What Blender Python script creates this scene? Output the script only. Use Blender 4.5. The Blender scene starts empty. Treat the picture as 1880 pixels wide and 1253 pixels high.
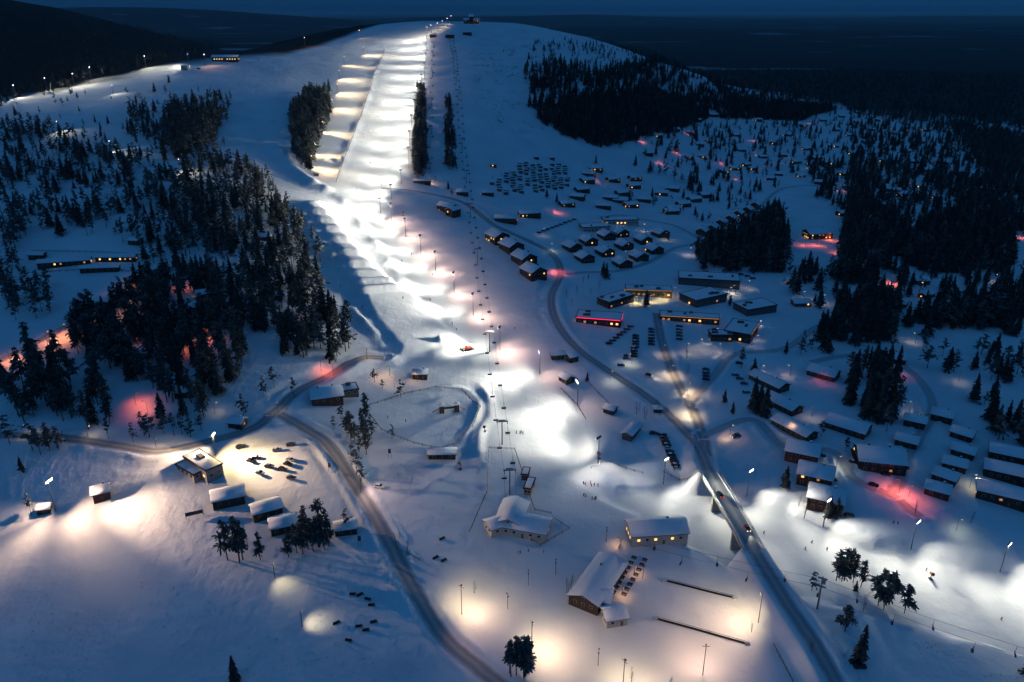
import bpy, math, random
import numpy as np
from mathutils import Vector, Matrix
random.seed(7); RNG = np.random.default_rng(11)
scene = bpy.context.scene
col = scene.collection
# ------------------------------------------------------------------ camera
FPX, PITCH, CAMH = 1447.0, math.radians(22.6), 210.0
cam_d = bpy.data.cameras.new('camera'); cam = bpy.data.objects.new('camera', cam_d); col.objects.link(cam)
cam.location = (0, 0, CAMH); cam.rotation_euler = (math.pi/2 - PITCH, 0, 0)
cam_d.sensor_fit = 'HORIZONTAL'; cam_d.sensor_width = 36.0; cam_d.lens = 36.0*FPX/1880.0
cam_d.clip_start = 1.0; cam_d.clip_end = 120000.0
scene.camera = cam
# ------------------------------------------------------------------ dusk sky, faint last daylight
SKY_EL, SKY_ROT = math.radians(16.0), math.radians(200)
world = bpy.data.worlds.new('World'); scene.world = world; world.use_nodes = True
wn = world.node_tree; bg = wn.nodes['Background']
sky = wn.nodes.new('ShaderNodeTexSky'); sky.sky_type = 'NISHITA'; sky.sun_disc = False
sky.sun_elevation = SKY_EL; sky.sun_rotation = SKY_ROT; sky.altitude = 3000; sky.air_density = 1.0; sky.dust_density = 0.0; sky.ozone_density = 4.0
tint = wn.nodes.new('ShaderNodeMix'); tint.data_type = 'RGBA'; tint.blend_type = 'MULTIPLY'; tint.inputs[0].default_value = 1.0
tint.inputs[7].default_value = (0.33, 0.88, 1.0, 1)          # tungsten white balance of a blue-hour picture
wn.links.new(sky.outputs[0], tint.inputs[6])
# ramp added over the sky: darkened horizon, bright unseen zenith lights the snow
wtc = wn.nodes.new('ShaderNodeTexCoord'); wsx = wn.nodes.new('ShaderNodeSeparateXYZ'); wmr = wn.nodes.new('ShaderNodeValToRGB')
wmr.color_ramp.elements[0].color = (0.003, 0.022, 0.078, 1); wmr.color_ramp.elements[1].color = (1.0, 1.0, 1.0, 1)
wn.links.new(wtc.outputs['Generated'], wsx.inputs[0]); wn.links.new(wsx.outputs[2], wmr.inputs[0])
wmu = wn.nodes.new('ShaderNodeMix'); wmu.data_type = 'RGBA'; wmu.blend_type = 'MULTIPLY'; wmu.inputs[0].default_value = 1.0
wn.links.new(tint.outputs[2], wmu.inputs[6]); wn.links.new(wmr.outputs[0], wmu.inputs[7]); wn.links.new(wmu.outputs[2], bg.inputs[0])
bg.inputs[1].default_value = 0.15
sun_d = bpy.data.lights.new('sun', 'SUN'); sun_d.energy = 0.012; sun_d.angle = math.radians(40); sun_d.color = (0.30, 0.55, 1.0)
sun = bpy.data.objects.new('sun', sun_d); col.objects.link(sun)
_sd = Vector((math.sin(SKY_ROT)*math.cos(SKY_EL), math.cos(SKY_ROT)*math.cos(SKY_EL), math.sin(SKY_EL)))
sun.rotation_euler = _sd.to_track_quat('Z', 'Y').to_euler()
scene.view_settings.view_transform = 'Standard'; scene.view_settings.look = 'None'
scene.view_settings.exposure = 0.0; scene.view_settings.gamma = 1.0
scene.cycles.use_denoising = True; scene.cycles.use_adaptive_sampling = True; scene.cycles.adaptive_threshold = 0.03
scene.cycles.max_bounces = 4; scene.cycles.diffuse_bounces = 2; scene.cycles.glossy_bounces = 2
scene.cycles.transparent_max_bounces = 4; scene.cycles.sample_clamp_indirect = 2.0
scene.cycles.caustics_reflective = False; scene.cycles.caustics_refractive = False

# ------------------------------------------------------------------ tags and builders
def tag(o, label=None, cat=None, group=None, kind=None):
    if label: o['label'] = label
    if cat: o['category'] = cat
    if group: o['group'] = group
    if kind: o['kind'] = kind
    return o
def empty(name, loc, rz=0.0, sc=1.0):
    o = bpy.data.objects.new(name, None); o.empty_display_size = 0.5; col.objects.link(o)
    o.location = loc; o.rotation_euler = (0, 0, rz); o.scale = (sc, sc, sc) if not isinstance(sc, tuple) else sc
    return o
def link(name, me, parent=None, loc=(0,0,0), rot=(0,0,0), sc=(1,1,1)):
    o = bpy.data.objects.new(name, me); col.objects.link(o); o.parent = parent
    o.location = loc; o.rotation_euler = rot; o.scale = sc
    return o
class MB:
    def __init__(s): s.v = []; s.f = []; s.m = []
    def add(s, vs, fs, mi=0):
        b = len(s.v); s.v += [tuple(p) for p in vs]; s.f += [tuple(i+b for i in f) for f in fs]; s.m += [mi]*len(fs)
        return s
    def box(s, c, d, rz=0.0, mi=0, taper=1.0):
        x, y, z = d[0]/2, d[1]/2, d[2]/2; ca, sa = math.cos(rz), math.sin(rz); vs = []
        for k, (i, j) in ((-1, (-1,-1)), (-1, (1,-1)), (-1, (1,1)), (-1, (-1,1)), (1, (-1,-1)), (1, (1,-1)), (1, (1,1)), (1, (-1,1))):
            t = taper if k > 0 else 1.0
            px, py = i*x*t, j*y*t
            vs.append((c[0]+px*ca-py*sa, c[1]+px*sa+py*ca, c[2]+k*z))
        return s.add(vs, [(0,3,2,1),(4,5,6,7),(0,1,5,4),(1,2,6,5),(2,3,7,6),(3,0,4,7)], mi)
    def tube(s, a, b, r0, r1=None, n=6, mi=0):
        r1 = r0 if r1 is None else r1
        a, b = Vector(a), Vector(b); d = (b-a).normalized(); q = d.to_track_quat('Z', 'Y')
        vs = []
        for c, r in ((a, r0), (b, r1)):
            for i in range(n):
                t = 2*math.pi*i/n; vs.append(c + q @ Vector((r*math.cos(t), r*math.sin(t), 0)))
        fs = [(i, (i+1) % n, n+(i+1) % n, n+i) for i in range(n)] + [tuple(range(n-1, -1, -1)), tuple(range(n, 2*n))]
        return s.add(vs, fs, mi)
    def prism(s, pts, axis_from, axis_to, mi=0, along='x'):
        # pts: closed outline in the plane across the axis (a, z); extruded between two stations
        n = len(pts); vs = []
        for t in (axis_from, axis_to):
            for a, z in pts: vs.append((t, a, z) if along == 'x' else (a, t, z))
        fs = [(i, (i+1) % n, n+(i+1) % n, n+i) for i in range(n)] + [tuple(range(n-1, -1, -1)), tuple(range(n, 2*n))]
        return s.add(vs, fs, mi)
    def mesh(s, name, mats):
        me = bpy.data.meshes.new(name); me.from_pydata([tuple(v) for v in s.v], [], s.f)
        for m in (mats if isinstance(mats, (list, tuple)) else [mats]): me.materials.append(m)
        if any(s.m): me.polygons.foreach_set('material_index', s.m)
        me.update()
        return me
# ------------------------------------------------------------------ materials
def mat(name, rgb, rough=0.8, emit=None, estr=0.0, metal=0.0, noise=None, bump=0.0, spec=0.3):
    m = bpy.data.materials.new(name); m.use_nodes = True; nt = m.node_tree; b = nt.nodes['Principled BSDF']
    b.inputs['Base Color'].default_value = (*rgb, 1); b.inputs['Roughness'].default_value = rough; b.inputs['Metallic'].default_value = metal
    b.inputs['Specular IOR Level'].default_value = spec
    if emit:
        b.inputs['Emission Color'].default_value = (*emit, 1); b.inputs['Emission Strength'].default_value = estr
        m.cycles.emission_sampling = 'NONE'
    if noise:
        sc_, amt = noise
        tc = nt.nodes.new('ShaderNodeTexCoord'); n = nt.nodes.new('ShaderNodeTexNoise'); n.inputs['Scale'].default_value = sc_; n.inputs['Detail'].default_value = 4
        r = nt.nodes.new('ShaderNodeValToRGB')
        r.color_ramp.elements[0].position = 0.3; r.color_ramp.elements[1].position = 0.7
        r.color_ramp.elements[0].color = (*[c*(1-amt) for c in rgb], 1); r.color_ramp.elements[1].color = (*[min(1, c*(1+amt)) for c in rgb], 1)
        nt.links.new(tc.outputs['Object'], n.inputs['Vector']); nt.links.new(n.outputs[0], r.inputs[0]); nt.links.new(r.outputs[0], b.inputs['Base Color'])
        if bump:
            bp = nt.nodes.new('ShaderNodeBump'); bp.inputs['Strength'].default_value = bump; bp.inputs['Distance'].default_value = 0.3
            nt.links.new(n.outputs[0], bp.inputs['Height']); nt.links.new(bp.outputs[0], b.inputs['Normal'])
    return m
M = {}
M['roof_snow'] = mat('roof_snow', (0.80, 0.82, 0.85), 0.9, noise=(1.2, 0.05), bump=0.3, spec=0.1)
M['packed'] = mat('packed_snow_road', (0.30, 0.31, 0.33), 0.75, noise=(0.35, 0.28), bump=0.2)
M['rut'] = mat('wheel_rut', (0.15, 0.155, 0.17), 0.7, noise=(0.5, 0.35))
M['log'] = mat('dark_log_wall', (0.055, 0.036, 0.025), 0.75, noise=(2.5, 0.4))
M['logred'] = mat('red_brown_wall', (0.11, 0.035, 0.022), 0.75, noise=(2.5, 0.35))
M['loggrey'] = mat('grey_board_wall', (0.10, 0.095, 0.09), 0.75, noise=(2.5, 0.3))
M['pale'] = mat('pale_wall', (0.42, 0.40, 0.36), 0.75, noise=(1.5, 0.2))
M['ochre'] = mat('ochre_wall', (0.40, 0.27, 0.10), 0.7, noise=(1.5, 0.2))
M['roofdark'] = mat('dark_roofing', (0.03, 0.03, 0.035), 0.7)
M['trim'] = mat('pale_trim', (0.45, 0.42, 0.38), 0.7)
M['brick'] = mat('brick_chimney', (0.14, 0.07, 0.05), 0.85)
M['glass'] = mat('dark_window_glass', (0.02, 0.025, 0.03), 0.1, spec=0.6)
M['lit'] = mat('lit_window', (0.5, 0.3, 0.12), 0.5, emit=(1.0, 0.50, 0.13), estr=2.2)
M['litdim'] = mat('dim_lit_window', (0.4, 0.25, 0.12), 0.5, emit=(1.0, 0.42, 0.12), estr=0.5)
M['litcool'] = mat('cool_lit_window', (0.5, 0.5, 0.45), 0.5, emit=(1.0, 0.85, 0.6), estr=1.6)
M['steel'] = mat('galvanised_steel', (0.22, 0.23, 0.24), 0.5, metal=0.6)
M['darksteel'] = mat('dark_steel', (0.05, 0.05, 0.055), 0.5, metal=0.5)
M['concrete'] = mat('concrete', (0.28, 0.27, 0.26), 0.85, noise=(1.0, 0.2))
M['wood'] = mat('weathered_pole_wood', (0.10, 0.075, 0.055), 0.85)
M['lens_w'] = mat('floodlight_lens_white', (0.9, 0.9, 0.9), 0.3, emit=(1.0, 0.86, 1.0), estr=9.0)
M['lens_y'] = mat('lamp_lens_warm', (0.9, 0.8, 0.6), 0.3, emit=(1.0, 0.78, 0.45), estr=7.0)
M['lens_o'] = mat('lamp_lens_orange', (0.9, 0.6, 0.3), 0.3, emit=(1.0, 0.42, 0.12), estr=7.0)
M['lens_r'] = mat('lamp_lens_red', (0.9, 0.3, 0.2), 0.3, emit=(1.0, 0.22, 0.08), estr=3.0)
M['neon_r'] = mat('red_neon', (0.8, 0.05, 0.1), 0.4, emit=(1.0, 0.02, 0.10), estr=2.5)
M['bark'] = mat('bark', (0.085, 0.06, 0.045), 0.9, noise=(3.0, 0.3))
M['tyre'] = mat('tyre_rubber', (0.015, 0.015, 0.016), 0.8)
M['tail'] = mat('tail_light', (0.5, 0.02, 0.02), 0.4, emit=(1.0, 0.03, 0.03), estr=4.0)
M['tailoff'] = mat('tail_light_unlit', (0.25, 0.01, 0.01), 0.3)
M['head'] = mat('head_light', (0.8, 0.8, 0.8), 0.3, emit=(1.0, 0.9, 0.7), estr=6.0)
M['headoff'] = mat('head_light_unlit', (0.5, 0.5, 0.5), 0.2)
M['cabinglow'] = mat('cab_work_light', (0.9, 0.7, 0.4), 0.3, emit=(1.0, 0.75, 0.4), estr=3.0)
M['fabric'] = mat('banner_fabric', (0.05, 0.05, 0.07), 0.8)
M['seat'] = mat('chair_seat_black', (0.02, 0.02, 0.022), 0.6)
M['whitepaint'] = mat('white_paint', (0.62, 0.62, 0.61), 0.5)
M['orange'] = mat('orange_paint', (0.55, 0.16, 0.03), 0.5)
for nm, c in (('black', (0.012,0.012,0.014)), ('silver', (0.35,0.36,0.38)), ('white', (0.7,0.7,0.7)), ('red', (0.28,0.02,0.02)), ('blue', (0.03,0.06,0.16)), ('grey', (0.10,0.10,0.11))):
    M['car_'+nm] = mat('car_paint_'+nm, c, 0.3, spec=0.5)
M['skin'] = mat('skin', (0.5, 0.33, 0.25), 0.6)
for nm, c in (('black', (0.02,0.02,0.025)), ('navy', (0.03,0.05,0.14)), ('red', (0.35,0.03,0.03)), ('green', (0.05,0.14,0.07)), ('grey', (0.14,0.14,0.15))):
    M['cloth_'+nm] = mat('ski_clothes_'+nm, c, 0.8)

def foliage(name, rgb, snow):
    m = bpy.data.materials.new(name); m.use_nodes = True; nt = m.node_tree; b = nt.nodes['Principled BSDF']
    b.inputs['Roughness'].default_value = 0.85; b.inputs['Specular IOR Level'].default_value = 0.1
    tc = nt.nodes.new('ShaderNodeTexCoord'); n = nt.nodes.new('ShaderNodeTexNoise'); n.inputs['Scale'].default_value = 9.0; n.inputs['Detail'].default_value = 2
    g = nt.nodes.new('ShaderNodeNewGeometry'); sx = nt.nodes.new('ShaderNodeSeparateXYZ')
    ab = nt.nodes.new('ShaderNodeMath'); ab.operation = 'ABSOLUTE'
    mu = nt.nodes.new('ShaderNodeMath'); mu.operation = 'MULTIPLY_ADD'; mu.inputs[1].default_value = 1.6; mu.inputs[2].default_value = -1.1
    ad = nt.nodes.new('ShaderNodeMath'); ad.operation = 'ADD'
    rp = nt.nodes.new('ShaderNodeMapRange'); rp.inputs[1].default_value = 0.2; rp.inputs[2].default_value = 0.8; rp.inputs[3].default_value = 0.0; rp.inputs[4].default_value = snow
    mx = nt.nodes.new('ShaderNodeMix'); mx.data_type = 'RGBA'
    mx.inputs[6].default_value = (*rgb, 1); mx.inputs[7].default_value = (0.62, 0.66, 0.70, 1)
    L = nt.links.new
    L(tc.outputs['Object'], n.inputs['Vector']); L(g.outputs['True Normal'], sx.inputs[0]); L(sx.outputs[2], ab.inputs[0]); L(ab.outputs[0], mu.inputs[0])
    L(n.outputs[0], ad.inputs[0]); L(mu.outputs[0], ad.inputs[1]); L(ad.outputs[0], rp.inputs[0]); L(rp.outputs[0], mx.inputs[0]); L(mx.outputs[2], b.inputs['Base Color'])
    return m
M['pine'] = foliage('pine_needles', (0.034, 0.042, 0.032), 0.16)
M['spruce'] = foliage('spruce_needles', (0.022, 0.028, 0.023), 0.08)
M['twig'] = mat('bare_twigs', (0.09, 0.075, 0.065), 0.9)

# ------------------------------------------------------------------ terrain
TP, FO = math.tan, math.atan
def rowY(row, z): return (CAMH - z)/math.tan(PITCH + math.atan((row-626.0)/FPX))
def px2w(px, row, z):
    Y = rowY(row, z); v = (row-626.0)/FPX
    return Y*((px-940.0)/FPX)/(math.cos(PITCH) - v*math.sin(PITCH)), Y, z
def proj(X, Y, Z):
    d = Y*math.cos(PITCH) - (Z-CAMH)*math.sin(PITCH); u = -Y*math.sin(PITCH) - (Z-CAMH)*math.cos(PITCH)
    return 940.0 + FPX*X/d, 626.0 + FPX*u/d
COLS = {
 -150: [(1253,-3),(1050,6),(880,14),(760,26),(560,46),(380,72),(290,92),(215,112)],
 0: [(1253,-2),(1050,7),(960,11),(880,18),(800,24),(660,37),(560,46),(480,55),(380,72),(290,92),(195,116)],
 300: [(1253,0),(1050,8),(920,16),(850,21),(720,30),(600,42),(480,55),(380,72),(290,92),(200,116),(112,150)],
 560: [(1253,0),(1050,6),(900,14),(800,20),(700,27),(600,35),(480,47),(380,61),(300,77),(200,107),(130,140),(72,162)],
 700: [(1253,0),(1050,5),(900,10),(800,14),(700,20),(600,28),(500,37),(430,44),(330,63),(200,105),(100,152),(55,183)],
 820: [(1253,0),(1050,5),(900,9),(800,13),(700,18),(600,24),(500,31),(430,38),(330,56),(200,103),(100,152),(60,180),(37,194)],
 940: [(1253,0),(1050,4),(900,8),(800,12),(700,16),(600,20),(500,26),(420,33),(330,48),(250,76),(150,124),(80,164),(46,188)],
 1100: [(1253,0),(1050,3),(900,6),(800,9),(700,13),(600,16),(500,19),(400,24),(320,33),(260,58),(180,100),(110,140),(76,158)],
 1300: [(1253,0),(1050,2),(900,6),(800,10),(700,12),(600,13),(500,14),(400,15),(300,17),(250,22),(215,34),(170,66),(137,100)],
 1420: [(330,13),(250,16),(215,22),(188,40)],
 1600: [(1253,-1),(1050,1),(900,8),(800,9),(650,9),(500,9),(400,9),(300,11),(220,14),(200,15)],
 1880: [(1253,-5),(1050,-2),(950,5),(800,8),(650,8),(500,8),(400,9),(300,10),(220,12),(200,12)],
 2030: [(1253,-6),(1050,-3),(800,7),(500,8),(300,10),(200,12)],
}
CP = [px2w(px, r, z) for px, l in COLS.items() for r, z in l]
CP += [(-60,1900,150),(-500,1750,110),(-900,1500,60),(-700,1250,95),(-900,1100,70),(300,1900,110),(650,1850,50),(900,1900,15),(1400,1900,12),(-300,2300,60),(200,2400,20),(900,2400,0),
       (-300,80,-6),(0,80,-8),(300,80,-8),(-1400,1600,50),(-1300,900,60)]
CP = np.array(CP, float); SC = 500.0
def _U(r2): return np.where(r2 > 1e-12, r2*np.log(np.maximum(r2, 1e-12)), 0.0)
_A = CP[:, :2]/SC; _n = len(CP)
_K = _U(((_A[:, None, :]-_A[None, :, :])**2).sum(-1)) + np.eye(_n)*0.004
_Pm = np.c_[np.ones(_n), _A]
_W = np.linalg.solve(np.block([[_K, _Pm], [_Pm.T, np.zeros((3, 3))]]), np.r_[CP[:, 2], 0, 0, 0])
def tps(X, Y):
    x, y = X/SC, Y/SC; out = _W[_n] + _W[_n+1]*x + _W[_n+2]*y
    for i in range(_n): out = out + _W[i]*_U((x-_A[i,0])**2 + (y-_A[i,1])**2)
    return out
def sstep(a, b, x):
    t = np.clip((x-a)/(b-a), 0, 1); return t*t*(3-2*t)
_ng = RNG.random((256, 256))
def vnoise(X, Y, wl):
    x, y = X/wl, Y/wl; xi, yi = np.floor(x).astype(int), np.floor(y).astype(int); fx, fy = x-xi, y-yi
    fx, fy = fx*fx*(3-2*fx), fy*fy*(3-2*fy); g = lambda i, j: _ng[i % 256, j % 256]
    return (g(xi,yi)*(1-fx)+g(xi+1,yi)*fx)*(1-fy) + (g(xi,yi+1)*(1-fx)+g(xi+1,yi+1)*fx)*fy - 0.5
def far_h(X, Y):
    z = 0*X - 8 + 60*vnoise(X, Y, 2600)*sstep(2500, 7000, Y)
    z = z + 215*np.exp(-(((X+1750)/750)**2 + ((Y-2900)/650)**2)) + 140*np.exp(-(((X+2300)/900)**2 + ((Y-2300)/700)**2))
    z = z + 330*np.exp(-(((X+7500)/4200)**2 + ((Y-15500)/2500)**2)) + 150*np.exp(-(((X-1500)/5000)**2 + ((Y-26000)/4000)**2)) + 120*np.exp(-(((X-16000)/5000)**2 + ((Y-30000)/5000)**2))
    return z
def base_h(X, Y):
    D = np.sqrt(X*X*0.6 + Y*Y); w = sstep(1700, 2500, D)
    n = 2.6*vnoise(X, Y, 90) + 1.2*vnoise(X+500, Y, 34) + 0.45*vnoise(X, Y+900, 13)
    amp = 0.55 + 0.9*sstep(700, 1300, Y)
    return tps(X, Y)*(1-w) + far_h(X, Y)*w + n*amp
def seg_d(X, Y, pts):
    # distance to a polyline and the position (segment index + fraction) along it
    best = np.full(np.shape(X), 1e9); tt = np.zeros(np.shape(X)); sg = np.zeros(np.shape(X))
    for i in range(len(pts)-1):
        ax, ay = pts[i][0], pts[i][1]; bx, by = pts[i+1][0]-ax, pts[i+1][1]-ay; l2 = bx*bx+by*by
        t = np.clip(((X-ax)*bx+(Y-ay)*by)/l2, 0, 1); d = np.hypot(X-ax-t*bx, Y-ay-t*by)
        side = np.sign(bx*(Y-ay)-by*(X-ax))
        m = d < best; best = np.where(m, d, best); tt = np.where(m, i+t, tt); sg = np.where(m, side, sg)
    return best, tt, sg
def smooth_line(pts, k=6):
    # Catmull-Rom through the points
    P_ = [np.array(p, float) for p in pts]; P_ = [2*P_[0]-P_[1]] + P_ + [2*P_[-1]-P_[-2]]; out = []
    for i in range(1, len(P_)-2):
        a, b, c, d = P_[i-1:i+3]
        for j in range(k):
            t = j/k; out.append(0.5*((2*b)+(c-a)*t+(2*a-5*b+4*c-d)*t*t+(3*b-a-3*c+d)*t**3))
    out.append(P_[-2]); return out
# fan-shaped sheet: fine near, coarse at the horizon
YR = np.r_[np.exp(np.linspace(math.log(60), math.log(1800), 760)), np.exp(np.linspace(math.log(1800), math.log(6000), 111))[1:], np.exp(np.linspace(math.log(6000), math.log(90000), 40))[1:]]
UC = np.linspace(-0.98, 0.98, 620)
GY = np.repeat(YR[:, None], len(UC), 1); GX = UC[None, :]*(GY+80)
GZ = base_h(GX, GY)
def h(X, Y):
    X, Y = np.asarray(X, float), np.asarray(Y, float)
    i = np.clip(np.interp(Y, YR, np.arange(len(YR))), 0, len(YR)-1.001); j = np.clip((X/(Y+80)-UC[0])/(UC[1]-UC[0]), 0, len(UC)-1.001)
    i0, j0 = i.astype(int), j.astype(int); fi, fj = i-i0, j-j0
    return (GZ[i0,j0]*(1-fi)+GZ[i0+1,j0]*fi)*(1-fj) + (GZ[i0,j0+1]*(1-fi)+GZ[i0+1,j0+1]*fi)*fj
_ys = np.exp(np.linspace(math.log(90), math.log(5500), 2600))
def P(px, row):
    # the point of the ground that this line of sight meets first
    v = (row-626.0)/FPX; k = math.cos(PITCH)-v*math.sin(PITCH)
    xs = _ys*((px-940.0)/FPX)/k; zs = CAMH - _ys*math.tan(PITCH+math.atan(v)); hit = np.nonzero(zs <= h(xs, _ys))[0]
    i = hit[0] if len(hit) else len(_ys)-1
    if i > 0:
        a = zs[i-1]-h(xs[i-1], _ys[i-1]); b = h(xs[i], _ys[i])-zs[i]; t = float(a/max(a+b, 1e-6))
        x, y = xs[i-1]+(xs[i]-xs[i-1])*t, _ys[i-1]+(_ys[i]-_ys[i-1])*t
    else: x, y = xs[i], _ys[i]
    return Vector((float(x), float(y), float(h(x, y))))
def PL(pts): return [P(*p) for p in pts]
# ---- earthworks: pistes, snow-park features, roads
def inside(X, Y, poly):
    r = np.zeros(np.shape(X), bool); n = len(poly)
    for i in range(n):
        x1, y1, x2, y2 = poly[i][0], poly[i][1], poly[(i+1) % n][0], poly[(i+1) % n][1]
        c = ((y1 > Y) != (y2 > Y)); r ^= c & (X < (x2-x1)*(Y-y1)/((y2-y1) if abs(y2-y1) > 1e-9 else 1e-9) + x1)
    return r
NEAR = (GY < 1750)
def edit(fn, pts, pad):
    # apply an earthwork only to the part of the sheet round its points
    xs, ys = [p[0] for p in pts], [p[1] for p in pts]
    r0, r1 = np.searchsorted(YR, min(ys)-pad), np.searchsorted(YR, max(ys)+pad)
    u = (GX[r0:r1] > min(xs)-pad) & (GX[r0:r1] < max(xs)+pad); cs = np.nonzero(u.any(0))[0]; c0, c1 = cs[0], cs[-1]+1
    GZ[r0:r1, c0:c1] = fn(GX[r0:r1, c0:c1], GY[r0:r1, c0:c1], GZ[r0:r1, c0:c1])
def ridge(px_pts, wl, wr, hgt, rough=0.4):
    pts = smooth_line(PL(px_pts), 4)
    def f(X, Y, Z):
        d, t, s = seg_d(X, Y, pts); w = np.where(s > 0, wl, wr); n = 1 + rough*2*vnoise(X, Y, 9)
        e = np.clip(np.minimum(t, len(pts)-1-t)/1.5, 0, 1)
        return Z + hgt*n*e*np.clip(1-d/w, 0, 1)**1.2
    edit(f, pts, 30)
def plateau(px_pts, hgt, edge, rough=2.0):
    poly = PL(px_pts)
    def f(X, Y, Z):
        d, _, _ = seg_d(X, Y, poly+[poly[0]]); d = np.where(inside(X, Y, poly), d, -d) + rough*vnoise(X, Y, 14)
        return Z + hgt*sstep(0, edge, d)
    edit(f, poly, 40)
def groom(px_pts):
    poly = PL(px_pts)
    def f(X, Y, Z):
        d, _, _ = seg_d(X, Y, poly+[poly[0]]); d = np.where(inside(X, Y, poly), d, -d)
        n = (2.6*vnoise(X, Y, 90)*0.5 + 1.2*vnoise(X+500, Y, 34) + 0.45*vnoise(X, Y+900, 13))*(0.55+0.9*sstep(700, 1300, Y))
        return Z - 0.8*n*sstep(0, 14, d)
    edit(f, poly, 40)
groom([(600,330),(640,200),(705,92),(730,62),(788,62),(785,150),(762,240),(752,320),(800,480),(920,640),(1000,700),(1100,820),(980,860),(900,700),(800,640),(700,480),(620,352)])
groom([(1080,800),(1200,870),(1370,915),(1510,970),(1840,1055),(1880,1180),(1500,1050),(1300,1000),(1050,930)])
# lower piste lies in a shallow cutting that the road bridges
PISTE = smooth_line(PL([(1085,800),(1160,865),(1240,912),(1345,955),(1480,1015),(1640,1062),(1800,1100),(2000,1150)]), 5)
PD = np.interp(np.arange(len(PISTE)), [0,8,14,20,35], [0.0,3.5,5.5,5.0,4.5])
def _carve(X, Y, Z):
    d, t, s = seg_d(X, Y, PISTE); d = d + 9*vnoise(X, Y, 22) + 3*vnoise(X, Y, 8)
    return Z - np.interp(t, np.arange(len(PISTE)), PD)*(1-sstep(19, 28, d))
edit(_carve, PISTE, 60)
# snow park between the forest and the lit slope
plateau([(545,372),(590,368),(700,500),(770,545),(865,636),(800,652),(730,656),(672,590),(620,480)], 3.6, 8)
ridge([(500,262),(530,300),(580,340),(612,352)], 10, 14, 4.5)
ridge([(612,352),(650,392),(700,460),(758,540)], 7, 9, 1.8)
ridge([(775,545),(820,590),(862,640)], 6, 8, 1.6)
ridge([(640,560),(675,600),(722,655)], 7, 7, 2.5)
ridge([(706,92),(680,160),(655,230),(632,290),(617,335)], 5, 5, 2.2, 0.8)
ridge([(800,620),(815,632),(828,641)], 3, 3, 3.0, 1.0)
ridge([(1060,752),(1100,856),(1140,850)], 8, 8, 2.0)
ridge([(880,700),(905,760),(880,800),(885,860)], 4, 5, 1.6, 1.0)
ridge([(790,712),(850,715),(880,745),(855,800),(830,832)], 3, 3, 1.2, 1.0)
ridge([(560,790),(640,800),(600,830),(640,900)], 3, 3, 1.2, 1.0)
ridge([(1000,480),(985,540),(1020,600)], 4, 4, 1.2, 1.0)
def _rollers():
    a, b = smooth_line(PL([(572,378),(610,425),(660,490),(700,535)]), 4), None
    def f(X, Y, Z):
        d, t, s = seg_d(X, Y, a); L = np.hypot(a[-1][0]-a[0][0], a[-1][1]-a[0][1]); q = t/(len(a)-1)*9.0
        return Z + 4.2*(q % 1.0)*(1-sstep(0.9,1.0,q % 1.0))*(1-sstep(13, 17, d))*((t > 0.02) & (t < len(a)-1.02))
    edit(f, a, 30)
_rollers()
# ---- roads: (points px,row[,z]), half width; the terrain is levelled under them
def road_pts(l, k=8): return smooth_line([np.array(px2w(*p)) if len(p) == 3 else np.array(P(*p)) for p in l], k)
ROADS = {
 'main_road': (road_pts([(700,345),(770,352),(850,372),(905,412),(965,440),(1012,466),(1030,500),(1012,545),(1022,592),(1060,640),(1120,683),(1190,730),(1245,778),(1285,828),(1303,868,11.5),(1345,938,10.8),(1385,1010,9.5),(1440,1100,6.0),(1500,1190,3.0),(1560,1300,0.5)]), 3.3),
 'village_street': (road_pts([(1205,575),(1216,630),(1238,690),(1268,745),(1290,800),(1296,838)]), 3.4),
 'access_road': (road_pts([(705,658),(672,656),(640,668),(600,692),(548,718),(505,755),(468,785),(400,806),(300,828),(240,822),(150,808),(60,800),(-70,800)]), 3.6),
 'valley_road': (road_pts([(508,757),(535,772),(565,790),(600,815),(640,872),(682,938),(722,1010),(762,1085),(812,1165),(870,1218),(960,1290)]), 3.4),
 'lamp_lit_lane': (road_pts([(-60,688),(0,662),(60,632),(120,600),(190,562),(240,532),(270,512),(320,490),(380,480)]), 3.2),
 'village_lane': (road_pts([(1030,505),(1075,500),(1130,498),(1190,482),(1240,455),(1300,442),(1360,410),(1400,375),(1440,345),(1520,340)]), 3.0),
 'hotel_lane': (road_pts([(1262,745),(1310,690),(1350,650),(1440,640),(1500,600),(1540,590)]), 3.0),
 'house_lane': (road_pts([(1290,800),(1380,770),(1440,820),(1530,830),(1570,880),(1632,908),(1690,950)]), 2.8),
 'upper_lane': (road_pts([(1100,400),(1140,395),(1190,405),(1240,415),(1290,442)]), 2.6),
 'cottage_lane': (road_pts([(1632,908),(1652,885),(1658,850),(1690,800),(1712,745),(1690,700),(1650,668),(1600,652),(1540,655),(1490,665)]), 3.0),
}
_mr = ROADS['main_road'][0]
_ib = [min(range(len(_mr)), key=lambda i: abs(proj(*_mr[i])[1]-r) + (0 if i > 60 else 999)) for r in (872, 1004)]
BR0, BR1 = _ib
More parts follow.
